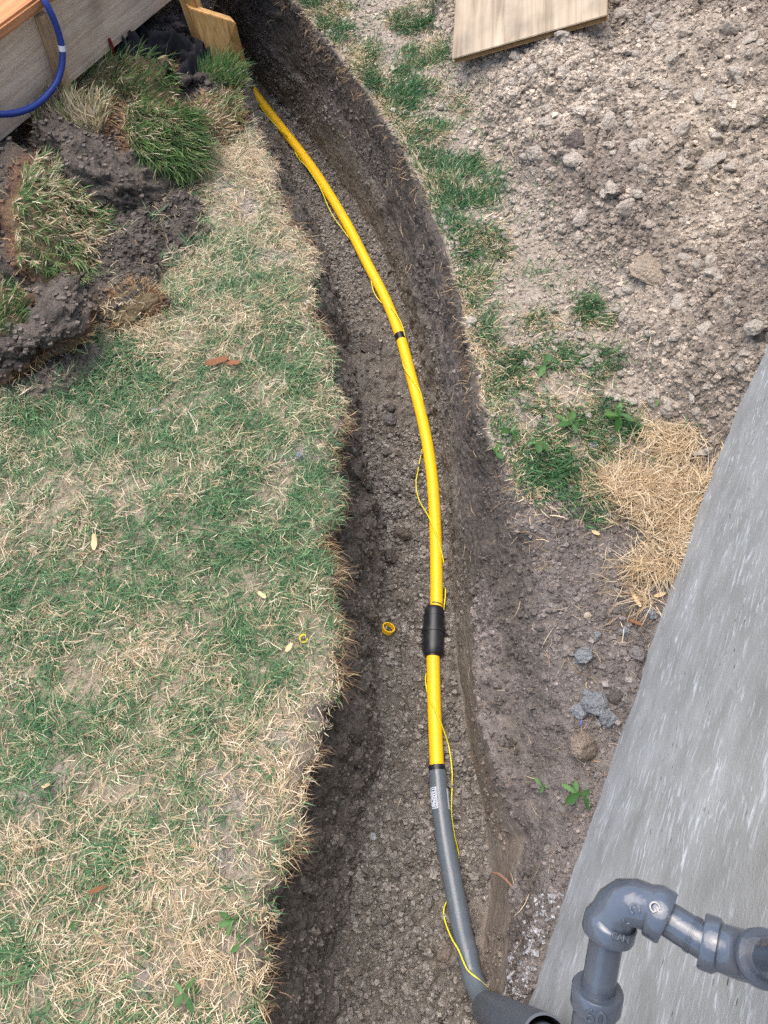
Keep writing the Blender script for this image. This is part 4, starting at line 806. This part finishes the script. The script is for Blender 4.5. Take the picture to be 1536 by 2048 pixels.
# ------------------------------------------------------------------ overturned sods
def sod(u, v_, z, half, rot, label, seed, ngrass, glen, gmix=.6, gstand=.6, gdir=None, fringe=200):
    c = P(u, v_, z); Rm = np.array(Euler([R_(x) for x in rot], 'XYZ').to_matrix()); half = np.array(half)
    v, f = ICO[5 if ngrass < 600 else 4]
    m = np.max(np.abs(v), axis=1)[:, None]; p = v*(.35+.65/m); p = p/np.max(np.abs(p), axis=0)*half
    out = 1+.42*fbm(v+seed*7.1, 1.5, 4, seed)[:, None]*np.array([1, 1, .5]); p = p*out
    wp_ = p@Rm.T+c; w_a, ia = worley(wp_, 40, seed); w_b, ib = worley(wp_, 95, seed+4)
    topness = sm(.35, .8, v[:, 2]/m[:, 0]); d = (.024*w_a*np.where(ia > .5, 1, .2)+.013*w_b*np.where(ib > .4, 1, .2)+.02*fbm(wp_, 14, 4, seed+2))*(1-.6*topness)
    p = p+v*d[:, None]
    base = S(96, 88, 80)*(1+.5*(ib-.5)+.3*fbm(wp_, 12, 3, seed+3))[:, None]
    rim = sm(.0, .5, v[:, 2]/m[:, 0])[:, None]; base = base+(S(118, 84, 62)-base)*rim*.7; base = base+(S(118, 106, 80)-base)*topness[:, None]*.8
    wpos = p@Rm.T+c; e = empty('turf_sod', c-np.array([0, 0, half.min()])); tag(e, label, 'sod', 'dug-up sods heaped beside the deck')
    link('soil_block', npmesh('soil_block', wpos, [f], np.clip(base, .015, .8)), M['soil'], e)
    kk = rng.choice(np.where(topness < .4)[0], 700); CV, CF = [], []
    for x_, k_ in enumerate(kk):
        b_v, b_f = VARI[0][x_ % 16]; CV.append(wpos[k_]+b_v*rng.uniform(.003, .009)); CF.append(b_f+8*x_)
    link('soil_crumbs', npmesh('soil_crumbs', np.vstack(CV), CF, np.repeat(np.clip(base[kk]*rng.uniform(.8, 1.7, (700, 1)), .02, .6), 8, 0), False), M['clod'], e)['kind'] = 'stuff'
    # turf
    def onface(n, fr):
        ti = np.where(v[:, 2]/m[:, 0] > (.75 if not fr else .25))[0] if not fr else np.where((v[:, 2]/m[:, 0] > .2) & (v[:, 2]/m[:, 0] < .85))[0]
        k = rng.choice(ti, n); return wpos[k]+rng.normal(0, .004, (n, 3)), (v[k]/m[k])@Rm.T
    tn = np.array([0, 0, 1.])@Rm.T
    if ngrass:
        b, n_ = onface(ngrass, False); g_ = rng.random(ngrass) < np.clip(gmix+.6*fbm(b, 12, 2, seed), .03, .97)
        nn_ = tn[None]*.8+.2*n_+rng.normal(0, .12, (ngrass, 3))
        az_ = fbm(b, 5, 2, seed+8)*4+rng.normal(0, .6, ngrass) if gdir is None else rng.normal(gdir, .45, ngrass)
        blades('turf_grass', b, nn_, az_, rng.normal(gstand, .25, ngrass), np.where(g_, 1, .75)*rng.uniform(glen*.6, glen*1.3, ngrass), rng.uniform(.0016, .0028, ngrass), rng.normal(.5, .3, ngrass), np.where(g_[:, None], pick([S(74, 110, 62), S(96, 130, 72), S(58, 90, 52), S(120, 144, 84)], ngrass), pick(STRAW, ngrass)), M['grass'], e)['kind'] = 'stuff'
    if fringe:
        b, n_ = onface(fringe, True)
        blades('root_fringe', b, n_, rng.uniform(0, 6.28, fringe), rng.normal(.5, .4, fringe), rng.uniform(.012, .04, fringe), rng.uniform(.0008, .0017, fringe), rng.normal(.6, .6, fringe), pick([S(206, 172, 122), S(178, 138, 92), S(140, 100, 68), S(214, 190, 148)], fringe), M['straw'], e, twist=rng.normal(0, 1, fringe))['kind'] = 'stuff'
    return e
sod(205, 338, .055, (.165, .115, .055), (155, 12, -38), 'large overturned sod with bare dark soil on top below the batten', 1, 500, .04, .5, fringe=500)
sod(158, 246, .09, (.11, .055, .045), (25, -8, -12), 'straw-topped sod leaning at the foot of the deck batten', 2, 900, .05, .25, .7, fringe=350)
sod(322, 290, .05, (.10, .10, .05), (18, 22, 20), 'sod with long bright green grass hanging forward', 3, 3000, .075, .72, .75, -.9, fringe=350)
sod(415, 262, .02, (.07, .05, .03), (30, 10, 30), 'small brown-fringed sod near the trench corner', 4, 350, .035, .3, fringe=380)
sod(128, 455, .06, (.12, .19, .055), (12, 38, 14), 'sod standing on edge showing a green and straw grass face', 5, 5200, .038, .55, .85, fringe=450)
sod(200, 440, .02, (.06, .07, .04), (20, 25, -10), 'small grassy sod tucked behind the sod standing on edge', 6, 650, .035, .55, fringe=160)
sod(55, 660, .035, (.14, .14, .05), (160, -14, 25), 'overturned sod of dark crumbly soil at the left picture edge', 7, 250, .035, .4, fringe=520)
sod(10, 640, .09, (.05, .06, .035), (10, 10, 0), 'little green tuft sod on top of dark soil at the edge', 8, 420, .035, .85, fringe=60)
sod(268, 612, .015, (.05, .035, .022), (20, -10, 40), 'small reddish-brown root clump at the lawn border', 9, 60, .03, .2, fringe=380)
sod(250, 180, .05, (.16, .07, .04), (25, 0, 5), 'shaded sod with green grass under the deck edge', 10, 900, .055, .85, .7, fringe=160)
sod(438, 226, .02, (.06, .04, .03), (25, 5, 10), 'brown soil sod below the short board', 11, 300, .04, .6, fringe=240)
sod(40, 372, .07, (.12, .13, .05), (150, 10, -20), 'dark soil sod between the deck and the standing sod', 12, 260, .035, .5, fringe=260)
sod(442, 172, .01, (.06, .05, .028), (6, 4, 8), 'bluish green grass sod at the foot of the short board', 13, 1000, .055, .93, .55, fringe=60)
# fabric under the deck
n_ = 70; a, b = np.meshgrid(np.linspace(-1, 1, n_), np.linspace(-1, 1, n_)); fc = P(300, 105, .05)
pl_ = np.stack([a, b, 0*a], -1); wob = fbm(pl_+3, 1.2, 3, 95); rid = 1-np.abs(fbm(pl_+np.stack([.35*wob, .5*wob, 0*wob], -1), 1.9, 2, 96))*2.2+.7*(1-np.abs(fbm(pl_*[1, 1.6, 1]+np.stack([.3*wob, .3*wob, 0*wob], -1), 4.2, 2, 98))*3)
zf_ = .06*np.exp(-(a**2+b**2)*.9)+.055*np.clip(rid, -.6, 1.7)+.03*wob
fx = np.stack([fc[0]+a*.19+.03*wob+.02*b, fc[1]+b*.17+.05*fbm(pl_, 2, 2, 97), np.maximum(fc[2]-.05+zf_, -.03)], -1)
i = np.arange(n_-1)[:, None]*n_; j = np.arange(n_-1)[None]
tag(link('landscape_fabric', npmesh('landscape_fabric', fx.reshape(-1, 3), [np.stack([i+j, i+j+1, i+n_+j+1, i+n_+j], -1).reshape(-1, 4)]), M['fabric']), 'crumpled black landscape fabric under the deck', 'fabric')
for k, (u, v_, r_) in enumerate([(380, 130, 16), (400, 160, 15), (360, 60, 14), (385, 95, 13), (345, 45, 12), (415, 190, 13), (370, 165, 16)]):
    clod('dark_clod', u, v_, r_, S(82, 74, 70), ['dark clod below the black fabric', 'dark clod beside the green sod under the board', 'dark clod behind the fabric at the deck corner', 'dark clod between fabric and wooden stake', 'small dark clod at the top by the fascia', 'dark clod above the brown soil sod', 'flat dark clod in front of the fabric'][k], 'clod', seed=60+k, sub=3)

# ------------------------------------------------------------------ weeds
def leaf_mesh(L, W, lobes, seed):
    n = 12; t = np.linspace(0, 1, n); r = np.random.default_rng(seed)
    w_ = W*np.sin(np.pi*np.clip(t*.92+.06, 0, 1))**.8*(.35+.65*t)*(1+lobes*np.where(np.arange(n) % 2 == 0, .35, -.35)); w_[-1] = .0004
    bend = .25*L*np.sin(t*1.6); zc_ = .35*L*t-bend*1.6*t
    mid = np.stack([L*t, .06*L*np.sin(t*3+seed), zc_], -1); e = np.stack([0*t, w_, .22*w_], -1)
    v = np.concatenate([mid-e*[1, 1, -1], mid, mid+e]); j = np.arange(n-1)
    f = np.concatenate([np.stack([j, j+1, j+n+1, j+n], -1), np.stack([j+n, j+n+1, j+2*n+1, j+2*n], -1)])
    c = np.array([S(60, 96, 48), S(72, 110, 56), S(86, 122, 68)])[seed % 3]; cl_ = np.tile(c, (3*n, 1)); cl_[n:2*n] *= 1.25
    return npmesh('leaf', v, [f], np.clip(cl_, 0, .9))
LM = [leaf_mesh(1, .24, .5, 0), leaf_mesh(1, .3, .15, 1), leaf_mesh(1, .2, .7, 2), leaf_mesh(1, .36, .05, 3)]
for me in LM: me.materials.append(M['leafm'])
for k, (u, v_, L_, n, lab) in enumerate([(1140, 858, .07, 5, 'dandelion with upright toothed leaf among the verge weeds'), (1232, 846, .075, 8, 'bright dandelion rosette nearest the spoil heap above the straw'), (1085, 740, .055, 4, 'broad-leaved weed in the verge grass by the pale clods'), (1075, 893, .06, 6, 'flat dandelion in dark grass left of the straw'), (990, 913, .045, 4, 'light green weed overhanging the trench bank'), (1020, 872, .05, 4, 'narrow-leaved weed next to the trench edge'), (1120, 905, .04, 3, 'small weed between two dandelions in the verge'), (1310, 806, .035, 3, 'tiny weed poking out at the foot of the heap'), (1155, 1590, .055, 5, 'wilted dark green weed on the bank near the wall foot'), (1085, 1575, .035, 3, 'small wilted leaf cluster above the riser'), (470, 1840, .045, 5, 'light green weed in the lawn corner near the trench'), (482, 1885, .03, 3, 'single small weed below the light green lawn weed'), (375, 1985, .045, 5, 'young dandelion at the bottom of the lawn'), (165, 1840, .03, 3, 'small pale weed in the lower lawn'), (550, 1550, .028, 3, 'tiny weed in dry turf beside the trench')]):
    g = on_ground(u, v_); e = empty('broadleaf_weed', g); tag(e, lab, 'weed', 'broad-leaved weeds')
    for q_ in range(n):
        o = bpy.data.objects.new('leaf', LM[(k+q_) % 4]); COL.objects.link(o); o.parent = e; s = L_*rng.uniform(.4, .72); o.scale = (s, s, s)
        o.rotation_euler = (rng.normal(0, .25), rng.normal(-.1, .2), q_*6.283/n+rng.normal(0, .35)); o.location = (0, 0, .006+.004*q_)
# ------------------------------------------------------------------ litter
def chip(name, u, v_, L_, W_, rot, mat, label, cat, T=.004, lift=.012):
    g = on_ground(u, v_); n = 9; t = np.linspace(-1, 1, n); wv = W_*(1-.55*np.abs(t)**3)*(1+.12*np.sin(t*5+u)); zc_ = .08*L_*(t**2)+.02*L_*np.sin(t*4)
    rows = [np.stack([t*L_, s1*wv, zc_+s2*T], -1) for s1, s2 in ((-1, -.5), (1, -.5), (1, .5), (-1, .5))]
    v = np.concatenate(rows)*.5; j = np.arange(n-1); f = np.concatenate([np.stack([j+o*n, j+o*n+1, j+((o+1) % 4)*n+1, j+((o+1) % 4)*n], -1) for o in range(4)]+[[[0, n, 2*n, 3*n]], [[n-1, 4*n-1, 3*n-1, 2*n-1]]])
    o = link(name, npmesh(name, v, [f], smooth=False), mat); o.location = Vector(g)+Vector((0, 0, lift)); o.rotation_euler = (rng.normal(0, .15), rng.normal(0, .12), R_(rot)); return tag(o, label, cat)
chip('wood_chip', 195, 1094, .036, .011, -82, M['chip'], 'long pale wood chip lying in the left lawn', 'wood chip', lift=.022)
chip('wood_chip', 527, 1198, .022, .008, -40, M['chip'], 'short pale wood chip in the lawn towards the trench', 'wood chip', lift=.02)
chip('wood_chip', 580, 1302, .021, .009, 60, M['chip'], 'broad pale flake beside the yellow shaving', 'wood chip', lift=.02)
chip('bark_piece', 437, 733, .055, .016, 15, M['bark'], 'curled brown bark piece at the top of the lawn', 'bark', lift=.02)
chip('bark_piece', 468, 735, .035, .016, -8, M['bark'], 'smaller dark bark piece next to the curled one', 'bark', lift=.018)
chip('wood_chip', 203, 1780, .03, .008, 20, M['bark'], 'thin reddish chip in the lower lawn', 'wood chip', lift=.02)
chip('wood_chip', 97, 1574, .014, .006, 20, M['chip'], 'tiny pale chip on a bare lawn patch', 'wood chip', lift=.012)
chip('wood_chip', 1190, 1068, .018, .008, -30, M['chip'], 'cream chip on the bank under the verge grass', 'wood chip', lift=.006)
chip('wood_chip', 1268, 1205, .036, .008, -70, M['chip'], 'tan splinter at the tail of the straw mat', 'wood chip', lift=.016)
chip('wood_chip', 1315, 1195, .026, .008, 15, M['chip'], 'tan splinter touching the wall by the straw tail', 'wood chip', lift=.014)
chip('wood_chip', 1268, 1248, .026, .007, -25, M['bark'], 'brown splinter below the straw tail', 'wood chip', lift=.01)
chip('blue_scrap', 1160, 1448, .012, .004, 70, M['blue'], 'tiny blue plastic scrap among the grey chunks', 'plastic scrap', T=.002, lift=.01)
rt = spline(np.array([P(985, 1745, -.30), P(1000, 1750, -.27), P(1018, 1766, -.24), P(1034, 1788, -.22), P(1048, 1812, -.22)]), .004)
tag(tube_obj('root_stick', rt, np.interp(np.linspace(0, 1, len(rt)), [0, .2, .7, 1], [.0022, .0032, .0026, .0014]), M['root'], None, 10), 'reddish bent root sticking out of the clay beside the riser', 'root')
